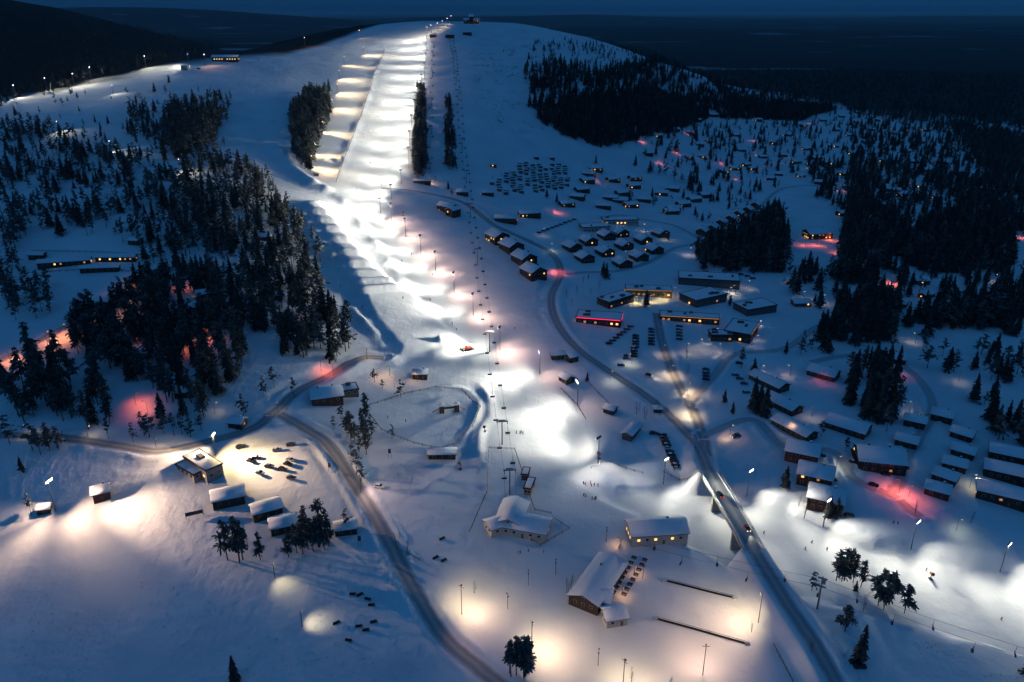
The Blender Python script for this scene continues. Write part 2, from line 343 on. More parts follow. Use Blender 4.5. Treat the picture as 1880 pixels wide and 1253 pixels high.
def level(pts, hw, skip=None):
    zs = np.array([p[2] for p in pts]); zs = np.convolve(np.r_[[zs[0]]*3, zs, [zs[-1]]*3], np.ones(7)/7, 'valid')
    if skip: zs[skip[0]-4:] = np.array([p[2] for p in pts])[skip[0]-4:]
    for p, z in zip(pts, zs): p[2] = z
    def f(X, Y, Z):
        d, t, s = seg_d(X, Y, pts); w = 1-sstep(hw+0.8, hw+9, d)
        if skip: w = w*(1-(sstep(skip[0]-0.6, skip[0]+0.1, t)*(1-sstep(skip[1]-0.1, skip[1]+0.6, t))))
        return Z*(1-w) + (np.interp(t, np.arange(len(pts)), zs))*w + 0.7*np.exp(-((d-hw-2.2)/1.2)**2)*(1+1.5*vnoise(X, Y, 6))*(w > 0)*(w < 1)
    edit(f, [p for p in pts if p[1] < 1700], 30)
for nm, (pts, hw) in ROADS.items(): level(pts, hw, (BR0, BR1) if nm == 'main_road' else None)

def snow_ground():
    m = bpy.data.materials.new('snow_ground'); m.use_nodes = True; nt = m.node_tree; b = nt.nodes['Principled BSDF']; L = nt.links.new
    b.inputs['Roughness'].default_value = 0.85; b.inputs['Specular IOR Level'].default_value = 0.12
    tc = nt.nodes.new('ShaderNodeTexCoord')
    def noise(sc, det=4, mp=None):
        n = nt.nodes.new('ShaderNodeTexNoise'); n.inputs['Scale'].default_value = sc; n.inputs['Detail'].default_value = det
        if mp:
            k = nt.nodes.new('ShaderNodeMapping'); k.inputs['Scale'].default_value = mp; L(tc.outputs['Object'], k.inputs[0]); L(k.outputs[0], n.inputs['Vector'])
        else: L(tc.outputs['Object'], n.inputs['Vector'])
        return n
    def ramp(src, p0, p1, c0, c1):
        r = nt.nodes.new('ShaderNodeValToRGB'); r.color_ramp.elements[0].position = p0; r.color_ramp.elements[1].position = p1
        r.color_ramp.elements[0].color = (*c0, 1); r.color_ramp.elements[1].color = (*c1, 1); L(src, r.inputs[0]); return r
    n1 = noise(0.035, 6); c1 = ramp(n1.outputs[0], 0.3, 0.7, (0.70, 0.72, 0.75), (0.84, 0.85, 0.86))
    # far country: forest seen as a mass, with open bogs and lakes under snow
    n2 = noise(0.0016, 8, (0.55, 1.0, 1.0)); c2 = ramp(n2.outputs[0], 0.60, 0.66, (0.010, 0.013, 0.013), (0.30, 0.32, 0.34))
    n3 = noise(0.02, 5); c3 = ramp(n3.outputs[0], 0.35, 0.75, (0.45, 0.45, 0.45), (1.5, 1.5, 1.5))
    mm = nt.nodes.new('ShaderNodeMix'); mm.data_type = 'RGBA'; mm.blend_type = 'MULTIPLY'; mm.inputs[0].default_value = 1.0
    L(c2.outputs[0], mm.inputs[6]); L(c3.outputs[0], mm.inputs[7])
    at = nt.nodes.new('ShaderNodeAttribute'); at.attribute_name = 'woodland'
    mx = nt.nodes.new('ShaderNodeMix'); mx.data_type = 'RGBA'
    L(at.outputs['Fac'], mx.inputs[0]); L(c1.outputs[0], mx.inputs[6]); L(mm.outputs[2], mx.inputs[7]); L(mx.outputs[2], b.inputs['Base Color'])
    n4 = noise(0.16, 8); n5 = noise(1.0, 4, (0.55, 0.05, 0.5))
    ad = nt.nodes.new('ShaderNodeMath'); ad.operation = 'MULTIPLY_ADD'; ad.inputs[1].default_value = 0.22
    L(n5.outputs[0], ad.inputs[0]); L(n4.outputs[0], ad.inputs[2])
    bp = nt.nodes.new('ShaderNodeBump'); bp.inputs['Strength'].default_value = 0.42; bp.inputs['Distance'].default_value = 1.4
    L(ad.outputs[0], bp.inputs['Height']); L(bp.outputs[0], b.inputs['Normal'])
    return m
def build_ground():
    nr, nc = GZ.shape; co = np.stack([GX, GY, GZ], -1).reshape(-1, 3).astype(np.float32)
    idx = np.arange(nr*nc).reshape(nr, nc); q = np.stack([idx[:-1,:-1], idx[:-1,1:], idx[1:,1:], idx[1:,:-1]], -1).reshape(-1, 4).astype(np.int32)
    me = bpy.data.meshes.new('snow_ground'); me.vertices.add(len(co)); me.vertices.foreach_set('co', co.ravel())
    me.loops.add(q.size); me.loops.foreach_set('vertex_index', q.ravel()); me.polygons.add(len(q)); me.polygons.foreach_set('loop_start', np.arange(0, q.size, 4, dtype=np.int32))
    me.polygons.foreach_set('use_smooth', np.ones(len(q), bool))
    me.materials.append(snow_ground())
    D = np.sqrt(GX*GX*0.6+GY*GY); w = sstep(1950, 2250, D + 300*vnoise(GX, GY, 400) + 250*sstep(300, 900, GX))
    back = sstep(0, 120, GY - np.interp(GX, [-1600,-1000,-537,-330,-150], [820,850,885,1150,1900]))*(GX < -150)      # wooded valley behind the left ridge
    w = np.maximum(w, back)
    a = me.attributes.new('woodland', 'FLOAT', 'POINT'); a.data.foreach_set('value', w.ravel().astype(np.float32))
    me.update(calc_edges=True); me.validate()
    tag(link('snow_ground', me), kind='structure')
build_ground()
def road_mat(g=1.0):
    m = bpy.data.materials.new('packed_snow_road'); m.use_nodes = True; nt = m.node_tree; b = nt.nodes['Principled BSDF']; L = nt.links.new
    b.inputs['Roughness'].default_value = 0.7
    at = nt.nodes.new('ShaderNodeAttribute'); at.attribute_name = 'across'
    r = nt.nodes.new('ShaderNodeValToRGB'); e = r.color_ramp.elements
    e[0].position = 0.0; e[0].color = (0.66, 0.67, 0.69, 1); e[1].position = 1.0; e[1].color = (0.66, 0.67, 0.69, 1)
    for p, c in ((0.14, 0.42), (0.24, 0.26), (0.36, 0.31), (0.5, 0.42), (0.64, 0.31), (0.76, 0.26), (0.86, 0.42)):
        k = e.new(p); c = 0.62-(0.62-c)*g; k.color = (c, c*1.01, c*1.04, 1)
    tc = nt.nodes.new('ShaderNodeTexCoord'); n = nt.nodes.new('ShaderNodeTexNoise'); n.inputs['Scale'].default_value = 0.25; n.inputs['Detail'].default_value = 6
    ad = nt.nodes.new('ShaderNodeMath'); ad.operation = 'MULTIPLY_ADD'; ad.inputs[1].default_value = 0.22; s = nt.nodes.new('ShaderNodeMath'); s.operation = 'SUBTRACT'; s.inputs[1].default_value = 0.11
    L(tc.outputs['Object'], n.inputs['Vector']); L(n.outputs[0], ad.inputs[0]); L(at.outputs['Fac'], ad.inputs[2]); L(ad.outputs[0], s.inputs[0]); L(s.outputs[0], r.inputs[0]); L(r.outputs[0], b.inputs['Base Color'])
    return m
M['road'] = road_mat(); M['lane'] = road_mat(0.55)
def strip(name, pts, hw, off, m, drape=True, n=7):
    vs, fs, ac = [], [], []
    P2 = []
    for i in range(len(pts)-1):
        seg = np.hypot(*(np.array(pts[i+1])[:2]-np.array(pts[i])[:2])); k = max(1, int(seg/3))
        for j in range(k): P2.append(np.array(pts[i])+(np.array(pts[i+1])-np.array(pts[i]))*j/k)
    P2.append(np.array(pts[-1]))
    for i, p in enumerate(P2):
        a, b = P2[max(0, i-1)], P2[min(len(P2)-1, i+1)]; t = (b-a)[:2]; t = t/np.linalg.norm(t); nx, ny = -t[1], t[0]
        for j in range(n):
            w = (j/(n-1)*2-1)*hw; x, y = p[0]+nx*w, p[1]+ny*w
            z = float(h(x, y)) if drape else p[2]
            vs.append((x, y, max(z, p[2]-0.3) + off - (0.10 if j in (0, n-1) else 0))); ac.append(j/(n-1))
    for i in range(len(P2)-1):
        for j in range(n-1): a = i*n+j; fs.append((a, a+1, a+n+1, a+n))
    me = bpy.data.meshes.new(name); me.from_pydata(vs, [], fs); me.materials.append(m)
    at = me.attributes.new('across', 'FLOAT', 'POINT'); at.data.foreach_set('value', ac); me.polygons.foreach_set('use_smooth', [True]*len(fs)); me.update()
    return tag(link(name, me), kind='structure')
for nm, (pts, hw) in ROADS.items():
    if nm == 'main_road':
        strip('main_road', pts[:BR0+1], hw, 0.14, M['road']); strip('main_road_lower', pts[BR1:], hw, 0.14, M['road'])
    else: strip(nm, pts, hw, 0.14, M['lane' if nm.endswith('lane') else 'road'])
# ---- road bridge over the piste
def bridge():
    pts = [np.array(p) for p in ROADS['main_road'][0][BR0-1:BR1+2]]; o = empty('road_bridge', (0,0,0))
    tag(o, 'long snowy road bridge with steel railings crossing above the floodlit piste', 'bridge')
    deck, wear = MB(), None
    def side(p, q, w): t = (q-p)[:2]; t = t/np.linalg.norm(t); return np.array([-t[1]*w, t[0]*w, 0])
    L = [pts[i]+side(pts[max(0,i-1)], pts[min(len(pts)-1,i+1)], 4.4) for i in range(len(pts))]; R = [2*pts[i]-L[i] for i in range(len(pts))]
    vs, fs = [], []
    for l, r in zip(L, R): vs += [tuple(l+(0,0,-0.02)), tuple(r+(0,0,-0.02)), tuple(r-(0,0,1.1)), tuple(l-(0,0,1.1))]
    for i in range(len(L)-1):
        for j in range(4): a = i*4; fs.append((a+j, a+(j+1) % 4, a+4+(j+1) % 4, a+4+j))
    link('deck', MB().add(vs, fs).mesh('deck', M['concrete']), o)
    s = strip('bridge_roadway', pts, 3.9, 0.10, M['road'], drape=False); s.parent = o
    del s['kind']; s.name = 'roadway'
    for A in (L, R):
        rb = MB()
        for i in range(len(A)-1):
            for z in (0.45, 0.8, 1.15): rb.tube(A[i]+(0,0,z), A[i+1]+(0,0,z), 0.06, n=4)
        rail = link('railing', rb.mesh('railing', M['steel']), o)
        for i in range(len(A)-1):
            n = 3
            for k in range(n):
                p = A[i]+(A[i+1]-A[i])*k/n
                link('railing_post', POSTM, rail, loc=tuple(p))
        bk = MB()
        for i in range(len(A)-1):
            c0, c1 = A[i]+(pts[i]-A[i])*0.09, A[i+1]+(pts[i+1]-A[i+1])*0.09; e0, e1 = A[i]+(pts[i]-A[i])*0.22, A[i+1]+(pts[i+1]-A[i+1])*0.22
            bk.add([c0+(0,0,0.09), e0+(0,0,0.09), (c0+e0)/2+(0,0,0.55), c1+(0,0,0.09), e1+(0,0,0.09), (c1+e1)/2+(0,0,0.55)], [(0,3,5,2),(2,5,4,1)])
        link('ploughed_snow_edge', bk.mesh('ploughed_snow_edge', M['roof_snow']), o)
    for f in (0.30, 0.72):
        i = int(f*(len(pts)-1)); p = pts[i]; t = side(pts[i], pts[i+1], 1.0); g = float(h(p[0], p[1]))
        b = MB(); ang = math.atan2(t[1], t[0]); b.box((p[0], p[1], (g-1+p[2]-1.1)/2), (6.5, 1.2, p[2]-1.1-(g-1)), ang)
        link('pier', b.mesh('pier', M['concrete']), o)
POSTM = MB().box((0,0,0.58), (0.12,0.12,1.2)).mesh('railing_post', M['steel'])
bridge()
# ------------------------------------------------------------------ trees
def spray(vs, fs, base, d, ln, wd, droop, rng, k=2):
    # one bough: a bent, ragged strip of needles
    d = Vector(d).normalized(); s = d.cross(Vector((0,0,1)));
    if s.length < 1e-3: s = Vector((1,0,0))
    s.normalize(); up = s.cross(d); roll = rng.uniform(-0.9, 0.9); s = (s*math.cos(roll)+up*math.sin(roll))
    b = len(vs); p = Vector(base)
    vs.append(tuple(p)); prev = None
    for i in range(1, k+1):
        t = i/k; c = p + d*ln*t + Vector((0,0,-droop*ln*t*t)); w = wd*(1-0.55*t)*rng.uniform(0.7, 1.25)
        vs.append(tuple(c + s*w*rng.uniform(0.6,1.1))); vs.append(tuple(c - s*w*rng.uniform(0.6,1.1) + Vector((0,0,rng.uniform(-.02,.02)))))
        j = len(vs)-2
        if i == 1: fs.append((b, j, j+1))
        else: fs.append((j-2, j, j+1)); fs.append((j-2, j+1, j-1))
def lobe(vs, fs, c, rx, rz, rng):
    b = len(vs); ring = []
    for i in range(5):
        t = 6.283*i/5+rng.uniform(-.3,.3); q = rng.uniform(0.7,1.15); vs.append((c[0]+rx*q*math.cos(t), c[1]+rx*q*math.sin(t), c[2]+rz*rng.uniform(-.25,.25)))
    vs.append((c[0]+rng.uniform(-.2,.2)*rx, c[1], c[2]+rz)); vs.append((c[0], c[1], c[2]-rz*0.8))
    for i in range(5): fs.append((b+i, b+(i+1) % 5, b+5)); fs.append((b+(i+1) % 5, b+i, b+6))
def crown(kind, n, seed, k=2, fat=1.0, nl=9):
    rng = random.Random(seed); vs, fs = [], []
    if kind == 'spruce':
        for i in range(nl):
            t = (i+0.5)/nl; z = 0.12+0.85*t; r = 0.125*(1-t)**0.8+0.012
            b = len(vs); m = 6
            for q in range(m):
                a = 6.283*q/m+rng.uniform(-.4,.4); w = r*rng.uniform(0.65,1.2); vs.append((w*math.cos(a), w*math.sin(a), z-0.05*rng.uniform(0.3,1.6)))
            vs.append((0, 0, z+0.11*(1.15-0.5*t)))
            for q in range(m): fs.append((b+q, b+(q+1) % m, b+m))
        for i in range(n):
            t = (i+rng.random())/n; z = 0.10 + 0.88*t**0.92; r = 0.165*(1-t)**0.75*rng.uniform(0.65, 1.2) + 0.012
            a = rng.uniform(0, 6.283); spray(vs, fs, (0, 0, z), (math.cos(a), math.sin(a), 0.15), r, (0.030+0.03*(1-t))*fat, 0.75, rng, k)
        spray(vs, fs, (0,0,0.93), (0.05,0.02,1), 0.08, 0.008, 0, rng, 1)
    else:
        # pine: bare stem below, irregular clumped crown above
        lo = rng.uniform(0.24, 0.40); lobes = []; m = 9 if kind == 'pine' else 10
        for i in range(m):
            t = (i+0.5)/m; a = rng.uniform(0, 6.283); r = (0.10 if kind == 'pine' else 0.16)*math.sin(math.pi*min(1, 0.24+0.78*t))**0.7*rng.uniform(0.3, 1.0)
            lobes.append((r*math.cos(a), r*math.sin(a), lo+(0.95-lo)*t, rng.uniform(0.07, 0.11)*(1.25 if kind != 'pine' else 1.0)*(1.2-0.6*t)))
        for x, y, z, r in (lobes if nl >= 9 else lobes[::2]): lobe(vs, fs, (x*0.8, y*0.8, z), r*(0.72 if nl >= 9 else 1.05), r*(0.62 if nl >= 9 else 0.95), rng)
        for i in range(n):
            x, y, z, r = rng.choice(lobes); d = Vector((rng.gauss(0,1), rng.gauss(0,1), rng.gauss(0.1,0.7)))
            if d.length < 0.1: continue
            d.normalize(); spray(vs, fs, (x+d.x*r*0.15, y+d.y*r*0.15, z+d.z*r*0.15), d, r*rng.uniform(0.8,1.4), r*0.30*fat, 0.25, rng, k)
    return np.array(vs), fs
def trunk(kind, seed, n=5):
    rng = random.Random(seed); mb = MB(); top = 0.9
    lx, ly = rng.uniform(-.02,.02), rng.uniform(-.02,.02)
    mb.tube((0,0,-0.04), (lx,ly,0.5), 0.014, 0.009, n); mb.tube((lx,ly,0.5), (lx*0.6,ly*0.6,top), 0.009, 0.003, n)
    if kind != 'spruce':
        for i in range(6):
            a = rng.uniform(0, 6.28); z = rng.uniform(0.4, 0.85); mb.tube((lx*.8,ly*.8,z), (0.09*math.cos(a), 0.09*math.sin(a), z+0.05), 0.005, 0.002, 3)
    return mb
def birch(seed):
    rng = random.Random(seed); mb = MB()
    for st in range(3):
        a = rng.uniform(0, 6.28); bx, by = 0.05*math.cos(a), 0.05*math.sin(a); tx, ty = bx*3.2, by*3.2
        mb.tube((bx,by,-.04), (tx,ty,0.95), 0.010, 0.002, 3)
        for i in range(16):
            t = rng.uniform(0.25, 0.95); q = rng.uniform(0, 6.28); p = Vector((bx+(tx-bx)*t, by+(ty-by)*t, 0.95*t)); l = 0.22*(1.1-t)
            mb.tube(p, p+Vector((l*math.cos(q), l*math.sin(q), l*1.2)), 0.004, 0.001, 3)
    return mb
KINDS = ['pine', 'broad', 'spruce']
TREE = {k: [] for k in KINDS + ['birch']}
for k in KINDS:
    for s in range(5):
        v, f = crown(k, 230 if k != 'spruce' else 190, 31*s+len(k)); me = bpy.data.meshes.new(k+'_crown'); me.from_pydata([tuple(p) for p in v], [], f)
        me.materials.append(M['spruce' if k == 'spruce' else 'pine']); me.update()
        TREE[k].append((me, trunk(k, s).mesh(k+'_trunk', M['bark'])))
for s in range(4): TREE['birch'].append((None, birch(s).mesh('birch_stems', M['twig'])))
def lowpoly(k, n, seed, fat, nl):
    v, f = crown(k, n, seed, 1, fat, nl); f = [tuple(t) for t in f]; b = len(v)
    tv = np.array([(-.012,0,-.05),(.012,0,-.05),(0,0,0.6),(0,-.012,-.05),(0,.012,-.05)]); v = np.r_[v, tv]
    return v, np.array(f + [(b,b+1,b+2),(b+3,b+4,b+2)])
def fullpoly(k, s):
    v, f = crown(k, 230 if k != 'spruce' else 190, 31*s+len(k)); t = trunk(k, s); n = len(v); tf = []
    for q in t.f:
        for i in range(1, len(q)-1): tf.append((q[0]+n, q[i]+n, q[i+1]+n))
    return np.r_[v, np.array(t.v)], np.array(list(f)+tf), len(f)
LOW = {k: [lowpoly(k, 46, s, 1.8, 9) for s in range(5)] for k in KINDS}
TINY = {k: [lowpoly(k, 10, s+50, 2.6, 5) for s in range(5)] for k in KINDS}
KEEP_OFF = []     # (x, y, r) of buildings, cars, lamps; filled before the trees are planted
def road_near(X, Y, pad):
    m = np.zeros(np.shape(X), bool)
    for pts, hw in ROADS.values(): m |= seg_d(X, Y, pts[::3]+[pts[-1]])[0] < hw+pad
    return m
FORESTS = [  # polygon (px,row), trees per 100 m2, height range, kind weights (pine, broad, spruce)
 ([(0,240),(60,228),(130,250),(200,268),(255,288),(330,330),(300,420),(150,440),(0,430)], 0.62, (8,14), (6,1,3)),
 ([(330,320),(400,305),(450,300),(500,350),(545,395),(590,470),(590,560),(480,560),(330,520),(300,420)], 0.85, (10,16), (6,1,3)),
 ([(300,420),(330,520),(310,500),(180,440)], 0.6, (10,15), (6,1,3)),
 ([(265,520),(330,520),(480,560),(590,560),(640,600),(650,650),(600,665),(520,650),(450,622),(330,640),(180,640),(130,610),(200,575)], 1.05, (12,18), (7,2,2)),
 ([(130,610),(330,640),(450,640),(460,700),(390,740),(300,745),(220,690),(150,690)], 0.95, (13,18), (7,2,2)),
 ([(0,670),(60,660),(160,690),(225,760),(170,790),(90,775),(0,800)], 0.85, (13,19), (7,2,2)),
 ([(0,800),(90,775),(100,800),(60,830),(0,850)], 0.45, (12,17), (7,2,1)), ([(190,770),(380,755),(420,770),(330,800),(200,800)], 0.45, (11,16), (6,2,1)),
 ([(10,545),(90,525),(95,585),(20,590)], 1.2, (11,15), (6,2,1)),
 ([(0,440),(40,430),(40,520),(0,530)], 1.0, (11,15), (6,2,1)),
 ([(300,205),(360,190),(402,215),(400,300),(330,300),(300,260)], 1.5, (10,14), (6,1,2)),
 ([(232,200),(285,200),(285,262),(235,262)], 0.5, (9,12), (6,1,2)), ([(380,180),(425,185),(420,235),(385,235)], 0.6, (9,12), (6,1,2)),
 ([(278,240),(318,235),(315,300),(280,300)], 0.7, (9,12), (6,1,2)),
 ([(40,160),(300,150),(420,180),(420,300),(330,320),(200,268),(60,228),(0,215),(0,200)], 0.04, (5,9), (6,1,2)),
 ([(535,215),(560,180),(605,170),(608,215),(585,265),(570,318),(548,300),(535,265)], 2.6, (11,15), (7,1,2)),
 ([(766,165),(780,168),(783,240),(784,325),(764,328),(756,290),(764,230)], 3.4, (10,14), (7,1,2)),
 ([(818,190),(826,190),(838,285),(838,318),(818,318)], 3.2, (10,13), (6,1,3)),
 ([(960,135),(1010,115),(1100,135),(1200,110),(1260,135),(1400,185),(1530,200),(1470,222),(1300,218),(1230,245),(1100,272),(1010,240),(975,200)], 1.9, (9,15), (2,1,7)),
 ([(985,75),(1180,85),(1230,110),(1120,140),(1010,125),(960,130)], 0.32, (5,9), (2,1,6)),
 ([(870,90),(985,75),(965,140),(990,220),(930,150)], 0.02, (3,6), (1,1,4)),
 ([(1100,268),(1240,240),(1400,210),(1560,200),(1560,300),(1400,330),(1250,345),(1140,300)], 0.16, (8,13), (3,1,5)),
 ([(1560,195),(1690,185),(1880,240),(1880,330),(1700,330),(1560,310)], 0.30, (9,14), (2,1,6)),
 ([(1540,185),(1660,175),(1880,215),(1880,240),(1690,200),(1560,205)], 1.1, (9,13), (2,1,6)),
 ([(1740,225),(1880,255),(1880,330),(1800,310)], 1.2, (9,13), (2,1,6)),
 ([(1480,300),(1640,300),(1880,330),(1880,420),(1600,420),(1500,370)], 0.42, (9,15), (3,1,6)),
 ([(1272,472),(1330,440),(1430,388),(1446,440),(1440,500),(1350,500),(1290,498)], 2.0, (12,17), (1,1,8)),
 ([(1555,380),(1640,400),(1650,470),(1600,530),(1530,520),(1545,440)], 1.2, (12,17), (2,1,7)),
 ([(1640,430),(1760,400),(1860,430),(1860,500),(1700,500),(1650,480)], 1.6, (12,17), (1,1,8)),
 ([(1440,500),(1560,500),(1640,540),(1640,580),(1500,580),(1450,540)], 0.5, (10,16), (2,1,6)),
 ([(1540,560),(1645,555),(1640,640),(1560,635),(1500,628),(1530,590)], 2.0, (13,18), (1,1,8)),
 ([(1655,600),(1720,570),(1880,540),(1880,620),(1760,600),(1690,625)], 1.7, (12,17), (1,1,8)),
 ([(1720,640),(1880,650),(1880,720),(1740,690)], 0.55, (9,13), (3,1,5)),
 ([(1545,690),(1640,680),(1655,740),(1640,800),(1590,790),(1555,740)], 1.0, (13,18), (2,1,7)),
 ([(1780,730),(1880,740),(1880,820),(1800,800)], 0.5, (11,16), (3,1,5)), ([(1500,640),(1560,640),(1560,680),(1490,690)], 0.5, (10,15), (3,1,5)),
 ([(1375,725),(1412,725),(1420,800),(1385,800)], 1.3, (12,16), (1,1,7)), ([(1425,800),(1455,800),(1458,900),(1430,900)], 0.7, (8,13), (2,1,4)),
 ([(1690,880),(1720,880),(1715,940),(1692,940)], 1.3, (11,15), (1,1,7)),
 ([(1340,640),(1400,640),(1400,690),(1330,680)], 0.25, (9,13), (3,1,4)), ([(1440,600),(1500,600),(1500,660),(1440,650)], 0.6, (10,14), (2,1,5)),
 ([(1255,560),(1300,570),(1290,640),(1260,640)], 0.2, (7,11), (2,1,4)),
 ([(1070,545),(1110,500),(1075,500),(1040,560)], 0.3, (4,7), (1,0,1)), ([(1140,360),(1240,330),(1400,350),(1400,420),(1200,400)], 0.10, (7,11), (3,1,5)),
 ([(640,770),(690,780),(700,830),(665,900),(645,870),(640,810)], 0.22, (12,16), (7,3,0)), ([(520,1010),(560,985),(610,975),(608,1015),(560,1025)], 1.1, (13,17), (7,2,0)),
 ([(580,690),(660,640),(660,690),(620,700)], 0.35, (12,16), (7,2,0)),
 ([(0,36),(200,42),(330,64),(440,84),(300,112),(130,165),(0,190)], 0.5, (8,12), (2,1,6)),
 ([(1200,120),(1880,140),(1880,215),(1640,178),(1540,192),(1400,182),(1290,135)], 0.55, (9,13), (1,1,6)),
 ([(1560,310),(1640,350),(1640,420),(1560,380)], 0.6, (10,15), (2,1,6)), ([(1700,330),(1880,330),(1880,440),(1760,400)], 0.7, (10,15), (2,1,6)),
 ([(1250,345),(1400,330),(1480,370),(1400,380),(1250,360)], 0.12, (8,12), (2,1,6)), ([(1640,500),(1880,500),(1880,540),(1720,570),(1650,560)], 0.5, (9,14), (2,1,6)),
 ([(1560,640),(1720,640),(1700,690),(1560,690)], 0.35, (9,14), (2,1,6)), ([(1800,800),(1880,800),(1880,840),(1810,840)], 0.3, (9,13), (2,1,6)),
 ([(970,195),(1060,185),(1200,175),(1300,185),(1450,194),(1530,201),(1470,222),(1300,218),(1230,245),(1100,272),(1010,240)], 2.4, (11,15), (1,0,8)),
]
SINGLES = [  # px, row of the foot, height m, kind
 (418,1028,19,'broad'),(440,1032,23,'pine'),(446,1028,20,'pine'),(478,1028,14,'pine'),(432,1252,12,'spruce'),(58,945,11,'pine'),
 (938,1242,17,'pine'),(948,1240,18,'pine'),(962,1244,19,'pine'),(968,1236,17,'pine'),(935,1236,12,'pine'),
 (1535,1066,16,'pine'),(1545,1068,17,'broad'),(1558,1060,15,'pine'),(1566,1070,15,'pine'),(1580,1078,14,'pine'),(1570,1087,6,'spruce'),(1490,1085,10,'pine'),
 (1612,1112,18,'broad'),(1622,1120,17,'broad'),(1632,1110,16,'broad'),(1660,1126,14,'broad'),(1551,1160,13,'broad'),(1578,1215,17,'spruce'),(1885,1240,10,'spruce'),
 (485,728,13,'pine'),(503,712,13,'pine'),(540,728,12,'pine'),(448,766,14,'pine'),(41,865,8,'spruce'),(108,825,13,'broad'),(186,252,9,'spruce'),
 (688,702,9,'broad'),(702,714,6,'broad'),(736,728,11,'broad'),(720,806,9,'pine'),(613,788,8,'pine'),(626,768,10,'pine'),
 (823,348,9,'spruce'),(830,360,9,'pine'),(1004,362,10,'spruce'),(1022,372,11,'spruce'),(1094,300,11,'spruce'),(1113,512,14,'spruce'),(1108,505,12,'spruce'),(1078,700,6,'spruce'),
 (1225,445,10,'broad'),(1186,562,13,'spruce'),(1556,1150,7,'pine'),(637,975,12,'pine'),(1508,800,9,'broad'),(1553,830,9,'broad'),(1520,955,13,'spruce'),(1535,950,11,'spruce'),
 (530,1022,14,'pine'),(545,1015,15,'pine'),(556,1018,16,'pine'),(566,1008,16,'pine'),(575,1012,17,'pine'),(585,1005,16,'broad'),(596,1010,17,'pine'),(604,1003,16,'pine'),(645,800,12,'pine'),(652,815,13,'pine'),(660,830,13,'pine'),(668,808,14,'pine'),(676,815,14,'pine'),(682,800,13,'pine'),(650,850,13,'pine'),(655,868,12,'pine'),(663,885,11,'pine'),(200,806,12,'pine'),(245,812,11,'pine'),(265,800,14,'pine'),(275,803,13,'broad'),(300,796,12,'pine'),(320,800,13,'pine'),(335,798,13,'pine'),(350,802,12,'pine'),(370,790,14,'pine'),(60,828,15,'broad'),(75,835,14,'pine'),(92,828,16,'pine'),(18,815,16,'pine'),
 (1470,650,11,'broad'),(1490,640,13,'broad'),(1383,690,12,'spruce'),(1340,560,8,'spruce'),(1330,740,9,'spruce'),(1345,760,8,'spruce'),
]
BIRCHES = [(int(x), int(y)) for x, y in [(870,1090),(1041,1090),(1045,1085),(1170,760),(1185,770),(1205,750),(1262,660),(1262,690),(1268,710),(1060,540),(1070,520),(1085,540),(1100,530),(1050,560),(1040,545),(1480,850),(1490,900),(1465,930),(1475,950),(1160,1255),(1225,1270),(430,990),(455,1010),(1680,945),(1780,960),(1600,1090),(470,1005),(905,330),(920,325),(935,318),(948,310),(1585,1120),(1490,1200),(960,465),(1060,410),(730,1005),(745,1020),(1380,1160)]]
MARKS = [(70,560,'above the orange-lit lane'),(150,640,'below the orange-lit lane'),(60,740,'on the lower left forest edge'),(240,500,'beside the stable clearing'),(350,640,'in the red-lit wood'),(250,760,'round the pink-lit clearing'),(420,720,'beside the access road bend'),(480,560,'in the dense wood behind the snow park'),(560,470,'on the forest edge facing the snow park'),(610,620,'by the red lamp at the access road'),(300,400,'on the forested lower hillside'),(120,320,'in the upper hillside forest'),(345,250,'in the separate grove on the open hillside'),(570,240,'in the strip beside the narrow run'),(770,250,'in the strip right of the steep slope'),(828,260,'in the strip under the chairlift'),
 (440,1000,'below the three dark sheds'),(560,1000,'in the grove beside the valley road'),(670,830,'between the valley road and the play area'),(720,710,'near the little house at the snow park'),(950,1230,'in the clump beside the yellow lamp pole'),(432,1240,'alone on the dark foreground snow'),(1550,1060,'in the row beside the lower piste'),(1625,1110,'on the broad-crowned rise beside the lower piste'),(1560,1190,'below the lower chairlift'),(1110,505,'beside the row cottages'),(1350,470,'in the black spruce block above the sports hall'),(1590,600,'in the black spruce block behind the cottages'),(1590,470,'in the wood behind the lit lodge'),(1750,460,'in the large dark wood east of the lodge'),(1780,590,'in the long dark wood above the cottage lane'),(1600,740,'between the long house and the cottage lane'),(1400,760,'beside the diagonal row of long houses'),(1440,860,'behind the red-brown houses'),(1705,910,'beside the lowest lane cabin'),(1830,770,'beyond the lane cabins'),(1480,640,'near the conference building'),(1010,365,'beside the caravan field'),(1280,620,'in the hotel car park')]
